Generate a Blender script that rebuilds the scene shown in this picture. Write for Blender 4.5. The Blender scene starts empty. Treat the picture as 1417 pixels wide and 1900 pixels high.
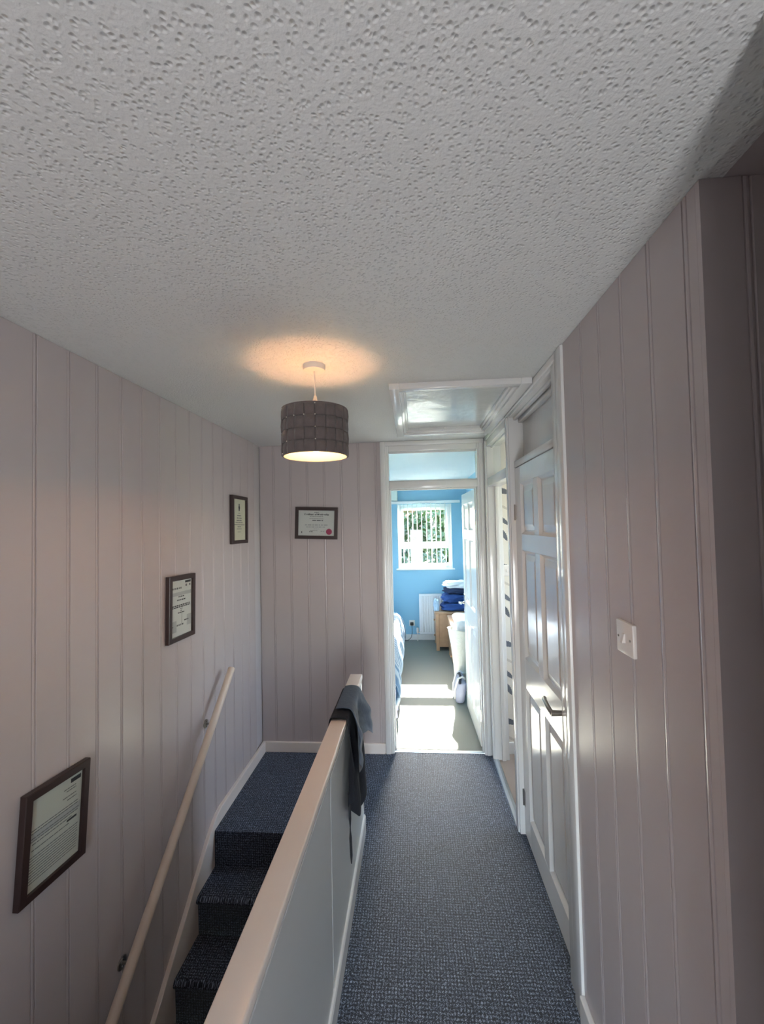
import bpy, bmesh, math, random
from mathutils import Vector, Matrix, noise
random.seed(7)
R = math.radians
C = bpy.context.scene.collection
S = bpy.context.scene

# ------------------------------------------------------------------ camera
CAM = Vector((0.0, 0.0, 1.756))
yaw, pitch, roll, FPX = 0.0752, 0.0295, -0.0211, 770.3
fwd = Vector((-math.sin(yaw)*math.cos(pitch), math.cos(yaw)*math.cos(pitch), math.sin(pitch)))
rgt = Vector((math.cos(yaw), math.sin(yaw), 0))
upv = rgt.cross(fwd)
r2 = math.cos(roll)*rgt + math.sin(roll)*upv
u2 = -math.sin(roll)*rgt + math.cos(roll)*upv
cd = bpy.data.cameras.new('camera'); cam = bpy.data.objects.new('camera', cd); C.objects.link(cam)
cam.matrix_world = Matrix(((r2.x, u2.x, -fwd.x, CAM.x), (r2.y, u2.y, -fwd.y, CAM.y), (r2.z, u2.z, -fwd.z, CAM.z), (0, 0, 0, 1)))
cd.sensor_fit = 'HORIZONTAL'; cd.sensor_width = 36.0; cd.lens = FPX/1417*36.0
cd.clip_start = 0.02; cd.clip_end = 200
S.camera = cam

# ------------------------------------------------------------------ view, world, sun, added fill lights
S.view_settings.view_transform = 'Standard'; S.view_settings.look = 'None'
S.view_settings.gamma = 1.0; S.view_settings.use_curve_mapping = False
S.view_settings.exposure = 2.35
w = bpy.data.worlds.new('world'); S.world = w; w.use_nodes = True
wn = w.node_tree.nodes; wl = w.node_tree.links
bg = wn['Background']; sky = wn.new('ShaderNodeTexSky'); sky.sky_type = 'NISHITA'; sky.sun_disc = False
sky.sun_elevation = R(32); sky.sun_rotation = R(0); sky.altitude = 50; sky.air_density = 1.0; sky.dust_density = 2.0
wl.new(sky.outputs[0], bg.inputs[0]); bg.inputs[1].default_value = 0.9

def lamp(name, kind, loc, energy, color, direction=None, size=None, size_y=None):
    d = bpy.data.lights.new(name, kind); d.energy = energy; d.color = color
    o = bpy.data.objects.new(name, d); C.objects.link(o); o.location = loc
    if kind == 'AREA':
        d.shape = 'RECTANGLE'; d.size = size; d.size_y = size_y or size
    if direction is not None:
        o.rotation_euler = Vector(direction).to_track_quat('-Z', 'Y').to_euler()
    return o
sun = lamp('sun', 'SUN', (0, 12, 8), 30.0, (1.0, 0.95, 0.87), (-0.06, -1, -0.628)); sun.data.angle = R(0.6)
portal = lamp('bedroom_window_portal', 'AREA', (0.165, 6.56, 1.56), 1, (1, 1, 1), (0, -1, 0), 0.82, 1.0); portal.data.cycles.is_portal = True
# fill lights set in added unseen windows: rear landing, bedroom side, small right room
lamp('rear_fill_light', 'AREA', (0.08, -1.64, 0.92), 7.2, (0.97, 0.98, 1.0), (0, 1, 0), 0.42, 1.25)
lamp('bedroom_side_fill_light', 'AREA', (-2.64, 4.9, 1.55), 2.0, (0.92, 0.97, 1.0), (1, 0, 0), 1.36, 1.06)
lamp('bathroom_fill_light', 'AREA', (2.04, 2.85, 1.6), 2.0, (0.93, 0.97, 1.0), (-1, 0, 0), 0.52, 1.0)

# ------------------------------------------------------------------ helpers
def srgb(r, g, b):
    f = lambda c: (c/255/12.92) if c/255 <= 0.04045 else ((c/255+0.055)/1.055)**2.4
    return (f(r), f(g), f(b), 1)
MATS = {}
def mat(name, col, rough=0.5, metal=0.0, bump=None, vary=None, spec=0.5, sheen=0.0, emit=None):
    m = bpy.data.materials.new(name); m.use_nodes = True
    n = m.node_tree.nodes; l = m.node_tree.links; b = n['Principled BSDF']
    b.inputs['Base Color'].default_value = col; b.inputs['Roughness'].default_value = rough
    b.inputs['Metallic'].default_value = metal; b.inputs['Specular IOR Level'].default_value = spec
    if sheen: b.inputs['Sheen Weight'].default_value = sheen
    if emit: b.inputs['Emission Color'].default_value = emit[0]; b.inputs['Emission Strength'].default_value = emit[1]
    tc = n.new('ShaderNodeTexCoord')
    if vary:
        nz = n.new('ShaderNodeTexNoise'); nz.inputs['Scale'].default_value = vary[0]; nz.inputs['Detail'].default_value = 4
        l.new(tc.outputs['Object'], nz.inputs['Vector'])
        mx = n.new('ShaderNodeMix'); mx.data_type = 'RGBA'
        mx.inputs[6].default_value = col
        k = vary[1]; mx.inputs[7].default_value = (col[0]*k, col[1]*k, col[2]*k, 1)
        l.new(nz.outputs['Fac'], mx.inputs[0]); l.new(mx.outputs[2], b.inputs['Base Color'])
    if bump:
        nz = n.new('ShaderNodeTexNoise'); nz.inputs['Scale'].default_value = bump[0]; nz.inputs['Detail'].default_value = 3
        if len(bump) > 3:
            mp = n.new('ShaderNodeMapping'); mp.inputs['Scale'].default_value = bump[3]
            l.new(tc.outputs['Object'], mp.inputs['Vector']); l.new(mp.outputs[0], nz.inputs['Vector'])
        else:
            l.new(tc.outputs['Object'], nz.inputs['Vector'])
        bp = n.new('ShaderNodeBump'); bp.inputs['Strength'].default_value = bump[1]; bp.inputs['Distance'].default_value = bump[2]
        l.new(nz.outputs['Fac'], bp.inputs['Height']); l.new(bp.outputs[0], b.inputs['Normal'])
    MATS[name] = m
    return m

M = {}
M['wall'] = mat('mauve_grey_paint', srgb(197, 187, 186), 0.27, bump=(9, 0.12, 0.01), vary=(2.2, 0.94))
M['plaster'] = mat('plain_plaster', srgb(190, 184, 184), 0.6)
M['white'] = mat('white_gloss_paint', srgb(230, 229, 226), 0.15, bump=(30, 0.10, 0.004, (1, 1, 0.25)))
M['cap'] = mat('cream_white_gloss_paint', srgb(238, 228, 220), 0.28)
M['greypanel'] = mat('pale_grey_satin_panel', srgb(196, 198, 197), 0.30)
M['hatch'] = mat('white_gloss_hatch', srgb(205, 207, 205), 0.17, bump=(9, 0.5, 0.012))
M['bedwall'] = mat('sky_blue_wall_paint', srgb(142, 192, 216), 0.55, bump=(60, 0.08, 0.002))
M['bedceil'] = mat('white_ceiling_paint', srgb(225, 228, 228), 0.7)
M['upvc'] = mat('white_upvc', srgb(232, 235, 234), 0.22)
M['blind'] = mat('white_blind_fabric', srgb(235, 238, 236), 0.7)
M['chrome'] = mat('chrome', srgb(205, 205, 205), 0.14, 1.0)
M['darkmetal'] = mat('aged_grey_metal', srgb(158, 154, 148), 0.34, 1.0)
M['framewood'] = mat('dark_brown_frame_wood', srgb(58, 40, 38), 0.38, vary=(30, 0.7))
M['paper'] = mat('white_certificate_paper', srgb(226, 226, 222), 0.6, vary=(14, 0.93))
M['cream'] = mat('cream_certificate_paper', srgb(226, 220, 196), 0.6)
M['greenpaper'] = mat('pale_green_certificate_paper', srgb(212, 213, 204), 0.6, vary=(10, 0.92))
M['ink'] = mat('grey_print_ink', srgb(110, 110, 112), 0.7)
M['darkink'] = mat('dark_print_ink', srgb(48, 50, 54), 0.7)
M['guilloche'] = mat('pale_grey_guilloche_print', srgb(188, 190, 190), 0.7)
M['seal'] = mat('magenta_foil_seal', srgb(176, 46, 92), 0.4)
M['railwood'] = mat('pale_painted_rail_wood', srgb(216, 198, 182), 0.38, vary=(12, 0.92))
M['felt'] = mat('charcoal_felt', srgb(112, 101, 98), 0.95, bump=(260, 0.5, 0.002), vary=(60, 0.75), sheen=0.2)
M['liner'] = mat('cream_shade_liner', srgb(250, 236, 190), 0.6)
M['plastic'] = mat('white_plastic', srgb(232, 226, 220), 0.3)
M['bulb'] = mat('warm_glowing_bulb', srgb(255, 240, 205), 0.3, emit=((1.0, 0.72, 0.40, 1), 30))
M['light_leak_dot'] = mat('pale_light_leak', srgb(240, 232, 215), 0.3)  # pale tone stands in for lamplight leaking through the shade
M['jacket'] = mat('slate_blue_cotton', srgb(66, 84, 108), 0.85, bump=(60, 0.35, 0.006), vary=(9, 0.75), sheen=0.15)
M['jacketdark'] = mat('dark_navy_cotton', srgb(27, 31, 41), 0.9, bump=(60, 0.35, 0.006), vary=(9, 0.8))
M['cordm'] = mat('black_cord', srgb(30, 31, 36), 0.8)
M['beigecarpet'] = mat('beige_brown_carpet', srgb(168, 152, 140), 0.95, bump=(500, 0.4, 0.003), vary=(300, 0.8))
M['bedcarpet'] = mat('grey_green_carpet', srgb(150, 152, 146), 0.95, bump=(420, 0.5, 0.003), vary=(260, 0.78))
M['strip'] = mat('brushed_aluminium_strip', srgb(190, 198, 205), 0.28, 1.0)
M['pine'] = mat('knotty_pine', srgb(206, 164, 128), 0.45, vary=(22, 0.72))
M['denim'] = mat('blue_denim', srgb(52, 86, 150), 0.9, bump=(260, 0.3, 0.002), vary=(14, 0.7))
M['navy'] = mat('navy_knit', srgb(44, 58, 92), 0.9, bump=(200, 0.3, 0.002), vary=(14, 0.7))
M['whitecloth'] = mat('white_cotton', srgb(236, 236, 236), 0.85, bump=(40, 0.3, 0.01))
M['paleblue'] = mat('pale_blue_cotton', srgb(176, 200, 220), 0.85, bump=(40, 0.3, 0.01))
M['bagm'] = mat('cream_printed_bag', srgb(228, 226, 214), 0.55, bump=(22, 0.4, 0.02), vary=(26, 0.82))
M['greybag'] = mat('grey_lilac_nylon', srgb(176, 178, 198), 0.6, bump=(30, 0.3, 0.01))
M['darkfabric'] = mat('dark_grey_fabric', srgb(62, 64, 74), 0.85)
M['valance'] = mat('lilac_grey_valance', srgb(150, 152, 184), 0.85, bump=(30, 0.3, 0.01))
M['rad'] = mat('white_radiator_enamel', srgb(232, 234, 236), 0.25)
M['black'] = mat('black_rubber', srgb(30, 30, 32), 0.5)
M['wallpaper'] = mat('cream_feather_wallpaper', srgb(224, 218, 206), 0.6, bump=(50, 0.1, 0.002))
M['feather'] = mat('slate_feather_print', srgb(112, 116, 124), 0.65, vary=(120, 0.6))
M['featherlight'] = mat('taupe_feather_print', srgb(202, 194, 182), 0.65, vary=(120, 0.9))
M['leaf'] = mat('light_green_leaf', srgb(60, 82, 36), 0.55, vary=(3, 0.5))  # the lighter of the two leaf greens
M['leafdark'] = mat('deep_green_leaf', srgb(36, 56, 27), 0.55, vary=(3, 0.5))
M['bark'] = mat('brown_bark', srgb(88, 72, 58), 0.9)
M['grass'] = mat('lawn_green', srgb(110, 140, 80), 0.9, vary=(1.5, 0.6))
M['render'] = mat('pink_house_render', srgb(130, 98, 94), 0.8)
M['rooftile'] = mat('red_brown_roof', srgb(150, 92, 76), 0.8)
M['box'] = mat('pale_green_white_boxing_paint', srgb(222, 230, 218), 0.5)

def ceiling_material():
    m = bpy.data.materials.new('stippled_white_ceiling'); m.use_nodes = True
    n = m.node_tree.nodes; l = m.node_tree.links; b = n['Principled BSDF']
    b.inputs['Base Color'].default_value = srgb(226, 226, 223); b.inputs['Roughness'].default_value = 0.62
    tc = n.new('ShaderNodeTexCoord')
    wob = n.new('ShaderNodeTexNoise'); wob.inputs['Scale'].default_value = 25; wob.inputs['Detail'].default_value = 2
    l.new(tc.outputs['Object'], wob.inputs['Vector'])
    add = n.new('ShaderNodeVectorMath'); add.operation = 'MULTIPLY_ADD'
    l.new(wob.outputs['Color'], add.inputs[0]); add.inputs[1].default_value = (0.012, 0.012, 0.0); l.new(tc.outputs['Object'], add.inputs[2])
    vo = n.new('ShaderNodeTexVoronoi'); vo.feature = 'F1'; vo.inputs['Scale'].default_value = 98; l.new(add.outputs[0], vo.inputs['Vector'])
    rp = n.new('ShaderNodeValToRGB'); rp.color_ramp.elements[0].position = 0.0; rp.color_ramp.elements[0].color = (0, 0, 0, 1)
    rp.color_ramp.elements[1].position = 0.50; rp.color_ramp.elements[1].color = (1, 1, 1, 1); rp.color_ramp.interpolation = 'EASE'
    l.new(vo.outputs['Distance'], rp.inputs[0])
    big = n.new('ShaderNodeTexNoise'); big.inputs['Scale'].default_value = 130; big.inputs['Detail'].default_value = 4
    l.new(tc.outputs['Object'], big.inputs['Vector'])
    mm = n.new('ShaderNodeMath'); mm.operation = 'MULTIPLY_ADD'; l.new(big.outputs['Fac'], mm.inputs[0]); mm.inputs[1].default_value = 0.5
    l.new(rp.outputs[0], mm.inputs[2])
    bp = n.new('ShaderNodeBump'); bp.inputs['Strength'].default_value = 0.46; bp.inputs['Distance'].default_value = 0.006
    l.new(mm.outputs[0], bp.inputs['Height']); l.new(bp.outputs[0], b.inputs['Normal'])
    return m
M['ceiling'] = ceiling_material()

def carpet_material():
    m = bpy.data.materials.new('navy_fleck_weave_carpet'); m.use_nodes = True
    n = m.node_tree.nodes; l = m.node_tree.links; b = n['Principled BSDF']
    b.inputs['Roughness'].default_value = 0.55; b.inputs['Specular IOR Level'].default_value = 0.34; b.inputs['Specular Tint'].default_value = (0.60, 0.78, 1.0, 1)  # blue specular tint stands in for skylight coming from the bedroom
    b.inputs['Sheen Weight'].default_value = 0.16; b.inputs['Sheen Roughness'].default_value = 0.35; b.inputs['Sheen Tint'].default_value = (0.7, 0.85, 1.0, 1)
    tc = n.new('ShaderNodeTexCoord'); sx = n.new('ShaderNodeSeparateXYZ'); l.new(tc.outputs['Object'], sx.inputs[0])
    def mth(op, a, bb=None, c=None):
        q = n.new('ShaderNodeMath'); q.operation = op
        for i, v in enumerate((a, bb, c)):
            if v is None: continue
            if isinstance(v, (int, float)): q.inputs[i].default_value = v
            else: l.new(v, q.inputs[i])
        return q.outputs[0]
    v = mth('SUBTRACT', sx.outputs[1], sx.outputs[2])
    cb = n.new('ShaderNodeCombineXYZ'); l.new(sx.outputs[0], cb.inputs[0]); l.new(v, cb.inputs[1])
    nz = n.new('ShaderNodeTexNoise'); nz.inputs['Scale'].default_value = 170; nz.inputs['Detail'].default_value = 3; l.new(cb.outputs[0], nz.inputs['Vector'])
    wob = mth('MULTIPLY', mth('SUBTRACT', nz.outputs['Fac'], 0.5), 1.6)
    K = math.pi/0.0125
    f = mth('MULTIPLY', mth('SINE', mth('ADD', mth('MULTIPLY', sx.outputs[0], K), wob)), mth('SINE', mth('ADD', mth('MULTIPLY', v, K*0.9), wob)))
    mask = mth('SMOOTH_MIN', mth('MAXIMUM', mth('ADD', mth('MULTIPLY', f, 3.0), 0.5), 0.0), 1.0, 0.2)
    p = mth('ADD', sx.outputs[0], v); q = mth('SUBTRACT', sx.outputs[0], v)
    def streak(a, c):
        cc = n.new('ShaderNodeCombineXYZ'); l.new(mth('MULTIPLY', p, a), cc.inputs[0]); l.new(mth('MULTIPLY', q, c), cc.inputs[1])
        t = n.new('ShaderNodeTexNoise'); t.inputs['Scale'].default_value = 1.0; t.inputs['Detail'].default_value = 2; l.new(cc.outputs[0], t.inputs['Vector']); return t.outputs['Fac']
    sa = streak(300.0, 75.0); sb = streak(75.0, 300.0)
    g0 = mth('ADD', mth('MULTIPLY', sa, mask), mth('MULTIPLY', sb, mth('SUBTRACT', 1.0, mask)))
    g = mth('ADD', g0, mth('MULTIPLY', mth('ABSOLUTE', f), 0.12))
    rp = n.new('ShaderNodeValToRGB'); e = rp.color_ramp.elements
    e[0].position = 0.44; e[0].color = srgb(13, 15, 20)
    e[1].position = 0.72; e[1].color = srgb(158, 172, 196)
    a = rp.color_ramp.elements.new(0.57); a.color = srgb(42, 48, 62)
    l.new(g, rp.inputs[0]); l.new(rp.outputs[0], b.inputs['Base Color'])
    bp = n.new('ShaderNodeBump'); bp.inputs['Strength'].default_value = 0.6; bp.inputs['Distance'].default_value = 0.003
    l.new(g, bp.inputs['Height']); l.new(bp.outputs[0], b.inputs['Normal'])
    return m
M['carpet'] = carpet_material()

def stripes_material():
    m = bpy.data.materials.new('blue_white_striped_cotton'); m.use_nodes = True
    n = m.node_tree.nodes; l = m.node_tree.links; b = n['Principled BSDF']; b.inputs['Roughness'].default_value = 0.85
    tc = n.new('ShaderNodeTexCoord'); wv = n.new('ShaderNodeTexWave'); wv.bands_direction = 'Y'
    wv.inputs['Scale'].default_value = 7.0; wv.inputs['Distortion'].default_value = 0.5; wv.inputs['Detail Scale'].default_value = 0.6
    l.new(tc.outputs['Object'], wv.inputs['Vector'])
    rp = n.new('ShaderNodeValToRGB'); e = rp.color_ramp.elements
    e[0].position = 0.35; e[0].color = srgb(110, 140, 172); e[1].position = 0.6; e[1].color = srgb(186, 200, 214)
    l.new(wv.outputs['Fac'], rp.inputs[0]); l.new(rp.outputs[0], b.inputs['Base Color'])
    return m
M['stripes'] = stripes_material()

def pane_material():
    m = bpy.data.materials.new('clear_window_glass'); m.use_nodes = True
    n = m.node_tree.nodes; l = m.node_tree.links; n.remove(n['Principled BSDF'])
    t = n.new('ShaderNodeBsdfTransparent'); t.inputs[0].default_value = (0.97, 0.985, 0.98, 1)
    g = n.new('ShaderNodeBsdfGlossy'); g.inputs['Roughness'].default_value = 0.02
    lw = n.new('ShaderNodeLayerWeight'); lw.inputs[0].default_value = 0.5
    pw = n.new('ShaderNodeMath'); pw.operation = 'POWER'; l.new(lw.outputs['Facing'], pw.inputs[0]); pw.inputs[1].default_value = 5
    ma = n.new('ShaderNodeMath'); ma.operation = 'MULTIPLY_ADD'; l.new(pw.outputs[0], ma.inputs[0]); ma.inputs[1].default_value = 0.45; ma.inputs[2].default_value = 0.025
    mx = n.new('ShaderNodeMixShader'); l.new(ma.outputs[0], mx.inputs[0]); l.new(t.outputs[0], mx.inputs[1]); l.new(g.outputs[0], mx.inputs[2])
    l.new(mx.outputs[0], n['Material Output'].inputs[0])
    return m
M['glass'] = pane_material()

class B:
    def __init__(s): s.bm = bmesh.new()
    def box(s, x0, x1, y0, y1, z0, z1, bev=0.0, seg=2):
        r = bmesh.ops.create_cube(s.bm, size=1.0)
        vs = r['verts']
        for v in vs:
            v.co = Vector(((x0+x1)/2+v.co.x*(x1-x0), (y0+y1)/2+v.co.y*(y1-y0), (z0+z1)/2+v.co.z*(z1-z0)))
        if bev:
            es = list({e for v in vs for e in v.link_edges})
            bmesh.ops.bevel(s.bm, geom=es, offset=bev, segments=seg, affect='EDGES', profile=0.5)
        return s
    def tube(s, a, b, r, seg=14, r2=None, caps=True):
        a = Vector(a); b = Vector(b); d = b-a
        m = Matrix.Translation((a+b)/2) @ d.to_track_quat('Z', 'Y').to_matrix().to_4x4()
        bmesh.ops.create_cone(s.bm, cap_ends=caps, segments=seg, radius1=r, radius2=r if r2 is None else r2, depth=d.length, matrix=m)
        return s
    def path(s, pts, r, seg=8):
        pts = [Vector(p) for p in pts]; rings = []
        for i, p in enumerate(pts):
            d = (pts[min(i+1, len(pts)-1)]-pts[max(i-1, 0)]).normalized()
            q = d.to_track_quat('Z', 'Y')
            rings.append([s.bm.verts.new(p + q @ Vector((math.cos(t)*r, math.sin(t)*r, 0))) for t in [2*math.pi*k/seg for k in range(seg)]])
        for a, b in zip(rings, rings[1:]):
            for k in range(seg): s.bm.faces.new((a[k], a[(k+1) % seg], b[(k+1) % seg], b[k]))
        s.bm.faces.new(rings[0][::-1]); s.bm.faces.new(rings[-1])
        return s
    def lathe(s, cx, cy, prof, seg=32, closed=False):
        rings = [[s.bm.verts.new((cx+r*math.cos(2*math.pi*k/seg), cy+r*math.sin(2*math.pi*k/seg), z)) for k in range(seg)] for r, z in prof]
        pr = list(zip(rings, rings[1:]))
        if closed: pr.append((rings[-1], rings[0]))
        for a, b in pr:
            for k in range(seg): s.bm.faces.new((a[k], a[(k+1) % seg], b[(k+1) % seg], b[k]))
        if not closed:
            s.bm.faces.new(rings[0][::-1]); s.bm.faces.new(rings[-1])
        return s
    def prism(s, poly, axis, a, b):
        # poly of 2-D points; extruded along axis ('x': (y,z), 'y': (x,z), 'z': (x,y))
        def P(p, t): return {'x': (t, p[0], p[1]), 'y': (p[0], t, p[1]), 'z': (p[0], p[1], t)}[axis]
        A = [s.bm.verts.new(P(p, a)) for p in poly]; D = [s.bm.verts.new(P(p, b)) for p in poly]
        n = len(poly)
        s.bm.faces.new(A[::-1]); s.bm.faces.new(D)
        for i in range(n): s.bm.faces.new((A[i], A[(i+1) % n], D[(i+1) % n], D[i]))
        return s
    def grid(s, rows):
        V = [[s.bm.verts.new(p) for p in r] for r in rows]
        for i in range(len(V)-1):
            for j in range(len(V[0])-1): s.bm.faces.new((V[i][j], V[i][j+1], V[i+1][j+1], V[i+1][j]))
        return s
    def build(s, name, m, parent=None, smooth=False, local=False, flip=True):
        if flip: bmesh.ops.recalc_face_normals(s.bm, faces=s.bm.faces)
        me = bpy.data.meshes.new(name)
        off = Vector((0, 0, 0))
        if parent is not None:
            if not local:
                p = parent
                while p is not None: off += p.location; p = p.parent
        elif len(s.bm.verts) and not local:
            xs = [v.co for v in s.bm.verts]
            off = Vector(((min(c.x for c in xs)+max(c.x for c in xs))/2, (min(c.y for c in xs)+max(c.y for c in xs))/2, min(c.z for c in xs)))
        for v in s.bm.verts: v.co -= off
        s.bm.to_mesh(me); s.bm.free()
        if smooth:
            for f in me.polygons: f.use_smooth = True
        me.materials.append(m)
        o = bpy.data.objects.new(name, me); C.objects.link(o)
        if parent is not None: o.parent = parent
        else: o.location = off
        return o
def tag(o, label=None, cat=None, group=None, kind=None):
    if label: o['label'] = label
    if cat: o['category'] = cat
    if group: o['group'] = group
    if kind: o['kind'] = kind
    return o
def thing(name, loc, label, cat, group=None, kind=None, rz=0.0):
    o = bpy.data.objects.new(name, None); C.objects.link(o); o.location = loc; o.rotation_euler = (0, 0, rz)
    o.empty_display_size = 0.05
    return tag(o, label, cat, group, kind)
def struct(name, b, m, label=None, smooth=False):
    o = b.build(name, m, None, smooth, local=True); tag(o, label, None, None, 'structure'); return o
def autosmooth(o, ang=35):
    for f in o.data.polygons: f.use_smooth = True
    try: o.data.set_sharp_from_angle(angle=R(ang))
    except Exception: pass
    return o

# ------------------------------------------------------------------ dimensions of the place (metres)
XL, XR, YB, HC = -1.2126, 0.5555, 3.228, 2.40
PX0, PX1 = -0.374, -0.327            # the half wall beside the stair
PYE = 2.41                           # its far end
RISE, GO, Y0 = 0.2, 0.215, 2.39      # stair

# ------------------------------------------------------------------ shell
b = B(); b.box(PX0, 0.588, -1.7, 3.262, -0.22, 0.0); b.box(-1.33, PX0, Y0-0.012, 3.262, -0.22, 0.0)
floor = struct('floor', b, M['carpet'], 'dark blue fleck carpet on the upstairs landing')
b = B()
hx0, hx1, hy0, hy1 = -0.045, 0.487, 1.95, 2.86
b.box(-1.33, 0.60, -1.75, hy0, HC, HC+0.12); b.box(-1.33, 0.60, hy1, 3.30, HC, HC+0.12)
b.box(-1.33, hx0, hy0, hy1, HC, HC+0.12); b.box(hx1, 0.60, hy0, hy1, HC, HC+0.12)
ceiling = struct('ceiling', b, M['ceiling'], 'white stippled ceiling over the landing')

# panelled walls: backing plus one object for every board
BT = 0.012
def board_mesh(name, wd, z0, z1, bead=True):
    # local x = across the board, -y = outwards; a bead between two grooves at its left edge
    d = BT; g = 0.0040
    prof = []
    if bead:
        prof += [(0.0, -d+g), (0.0016, -d+g), (0.0034, -d+0.0004), (0.0080, -d-0.0004), (0.0126, -d+0.0004), (0.0144, -d+g), (0.0160, -d+g), (0.0176, -d)]
    else:
        prof += [(0.0, -d)]
    prof += [(wd, -d), (wd, 0.0), (0.0, 0.0)]
    me = bpy.data.meshes.new(name); bm = bmesh.new()
    A = [bm.verts.new((p[0], p[1], z0)) for p in prof]; D = [bm.verts.new((p[0], p[1], z1)) for p in prof]
    n = len(prof); bm.faces.new(A[::-1]); bm.faces.new(D)
    for i in range(n): bm.faces.new((A[i], A[(i+1) % n], D[(i+1) % n], D[i]))
    bmesh.ops.recalc_face_normals(bm, faces=bm.faces); bm.to_mesh(me); bm.free(); me.materials.append(M['wall'])
    return me
def place_board(me, parent, loc, rz):
    o = bpy.data.objects.new('board', me); C.objects.link(o); o.parent = parent; o.location = loc; o.rotation_euler = (0, 0, rz); return o

b = B(); b.box(XL-0.14, XL-BT, -1.75, 3.34, -2.6, 2.52)
wall_left = struct('wall_left', b, M['plaster'], 'mauve grey panelled wall along the staircase')
pit = 0.1325; me = board_mesh('board', pit, -2.4, 2.399)
k0 = -22
for k in range(k0, 14):                                   # local x runs along +Y on this wall
    y = 1.236 + pit*k
    last = min(pit, YB-y)
    mm_ = me if last > pit-1e-4 else board_mesh('board', last, -2.4, 2.399)
    if last > 0.01: place_board(mm_, wall_left, (XL-BT, y, 0), R(90))
PB = 0.1365; xb0 = -0.841
b = B(); b.box(XL-0.14, -0.25, YB+BT, 3.32, -0.1, 2.52)
b.box(0.56, 0.82, 3.275, 3.32, -0.1, 2.52); b.box(-2.7, XL-0.14, 3.262, 3.32, -0.1, 2.52)
b.box(-0.25, 0.56, 3.262, 3.32, 2.385, 2.52)
wall_back = struct('wall_back', b, M['plaster'], 'mauve grey panelled end wall beside the bedroom doorway')
me = board_mesh('board', PB, 0.0, 2.399)
for k in range(-3, 5):
    x = xb0 + PB*k
    if k == -3:
        wdt = x+PB-XL; place_board(board_mesh('board', wdt, 0, 2.399, False), wall_back, (XL, YB+BT, 0), 0); continue
    wdt = min(PB, -0.25-x)
    if wdt > 0.02: place_board(me if wdt > PB-1e-4 else board_mesh('board', wdt, 0, 2.399), wall_back, (x, YB+BT, 0), 0)

# right wall: between the dark opening and the closed cupboard door
b = B(); b.box(XR+BT, 0.66, 0.815+BT, 1.542, -0.1, 2.52)
wall_right = struct('wall_right', b, M['plaster'], 'mauve grey panelled wall on the right beside the closed white door')
PR = 0.131; me = board_mesh('board', PR, 0.0, 2.399)
ys = [0.869, 0.999, 1.130, 1.261, 1.392]                  # local x runs along -Y here, so boards hang from their far edge
for k in range(5):
    ytop = 0.869 + PR*(k)                                 # the bead sits at the far edge of each board
    if k == 0:
        wdt = ytop-0.8275; place_board(board_mesh('board', wdt, 0, 2.399), wall_right, (XR+BT, ytop, 0), R(-90))
    else:
        place_board(me, wall_right, (XR+BT, ytop, 0), R(-90))
wdt = 1.54-(0.869+PR*4); place_board(board_mesh('board', wdt, 0, 2.399, False), wall_right, (XR+BT, 1.54, 0), R(-90))
# short return wall inside the dark opening nearest the viewer
b = B(); b.box(0.66, 1.42, 0.815+BT, 0.93, -0.1, 2.52)
wall_ret = struct('wall_return', b, M['plaster'], 'shaded panelled return wall at the far right edge')
place_board(board_mesh('board', 0.632-XR, 0, 2.399, False), wall_ret, (XR, 0.815+BT, 0), 0)
me = board_mesh('board', PR, 0.0, 2.399)
for k in range(6): place_board(me, wall_ret, (0.632+PR*k, 0.815+BT, 0), 0)
b = B(); b.box(0.462, 0.66, -1.7, 0.55, -0.1, 2.52); b.box(0.66, 1.42, 0.13, 0.25, -0.1, 2.52); b.box(1.40, 1.50, 0.13, 0.93, -0.1, 2.52)  # first wall set inward, out of view, to keep fill light off the return
struct('wall_lobby_light_block', b, M['wall'], 'mauve grey walls of the small lobby on the right, with an inset wall blocking light')
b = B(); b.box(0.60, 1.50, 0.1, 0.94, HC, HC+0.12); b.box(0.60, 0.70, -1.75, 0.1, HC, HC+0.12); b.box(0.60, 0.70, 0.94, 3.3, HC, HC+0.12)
struct('ceiling_lobby', b, M['wall'], 'smooth ceiling of the small lobby on the right, shade put in as grey')  # wall grey used here to put the lobby's shade into the colour
b = B(); b.box(0.588, 1.50, 0.1, 0.94, -0.1, 0.0)
struct('floor_lobby', b, M['carpet'], 'dark carpet of the small lobby on the right')
# rear of the landing and stairwell shell, with an added window for the fill light
b = B()
b.box(XL-0.14, -0.15, -1.75, -1.6, -2.6, 2.52); b.box(0.31, 0.70, -1.75, -1.6, -2.6, 2.52)
b.box(-0.15, 0.31, -1.75, -1.6, -2.6, 0.27); b.box(-0.15, 0.31, -1.75, -1.6, 1.57, 2.52)
struct('wall_rear', b, M['wall'], 'mauve grey wall behind the viewer')
b = B(); b.box(-0.15, 0.31, -1.63, -1.61, 0.27, 0.30); b.box(-0.15, 0.31, -1.63, -1.61, 1.54, 1.57); b.box(-0.15, -0.13, -1.63, -1.61, 0.30, 1.54); b.box(0.29, 0.31, -1.63, -1.61, 0.30, 1.54)
struct('added_window_rear', b, M['upvc'], 'white frame of the added fill light window behind the viewer')
b = B(); b.box(PX0, PX1, -1.6, Y0-0.03, -2.6, -0.2); b.box(PX0, PX1, -1.6, PYE, -0.22, 0.0)
struct('wall_stairwell', b, M['wall'], 'wall below the landing beside the stair')
b = B(); b.box(XL-0.14, PX1, -1.7, 3.3, -2.6, -2.4)
struct('floor_lower', b, M['carpet'], 'dark carpet of the lower hall')

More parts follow.
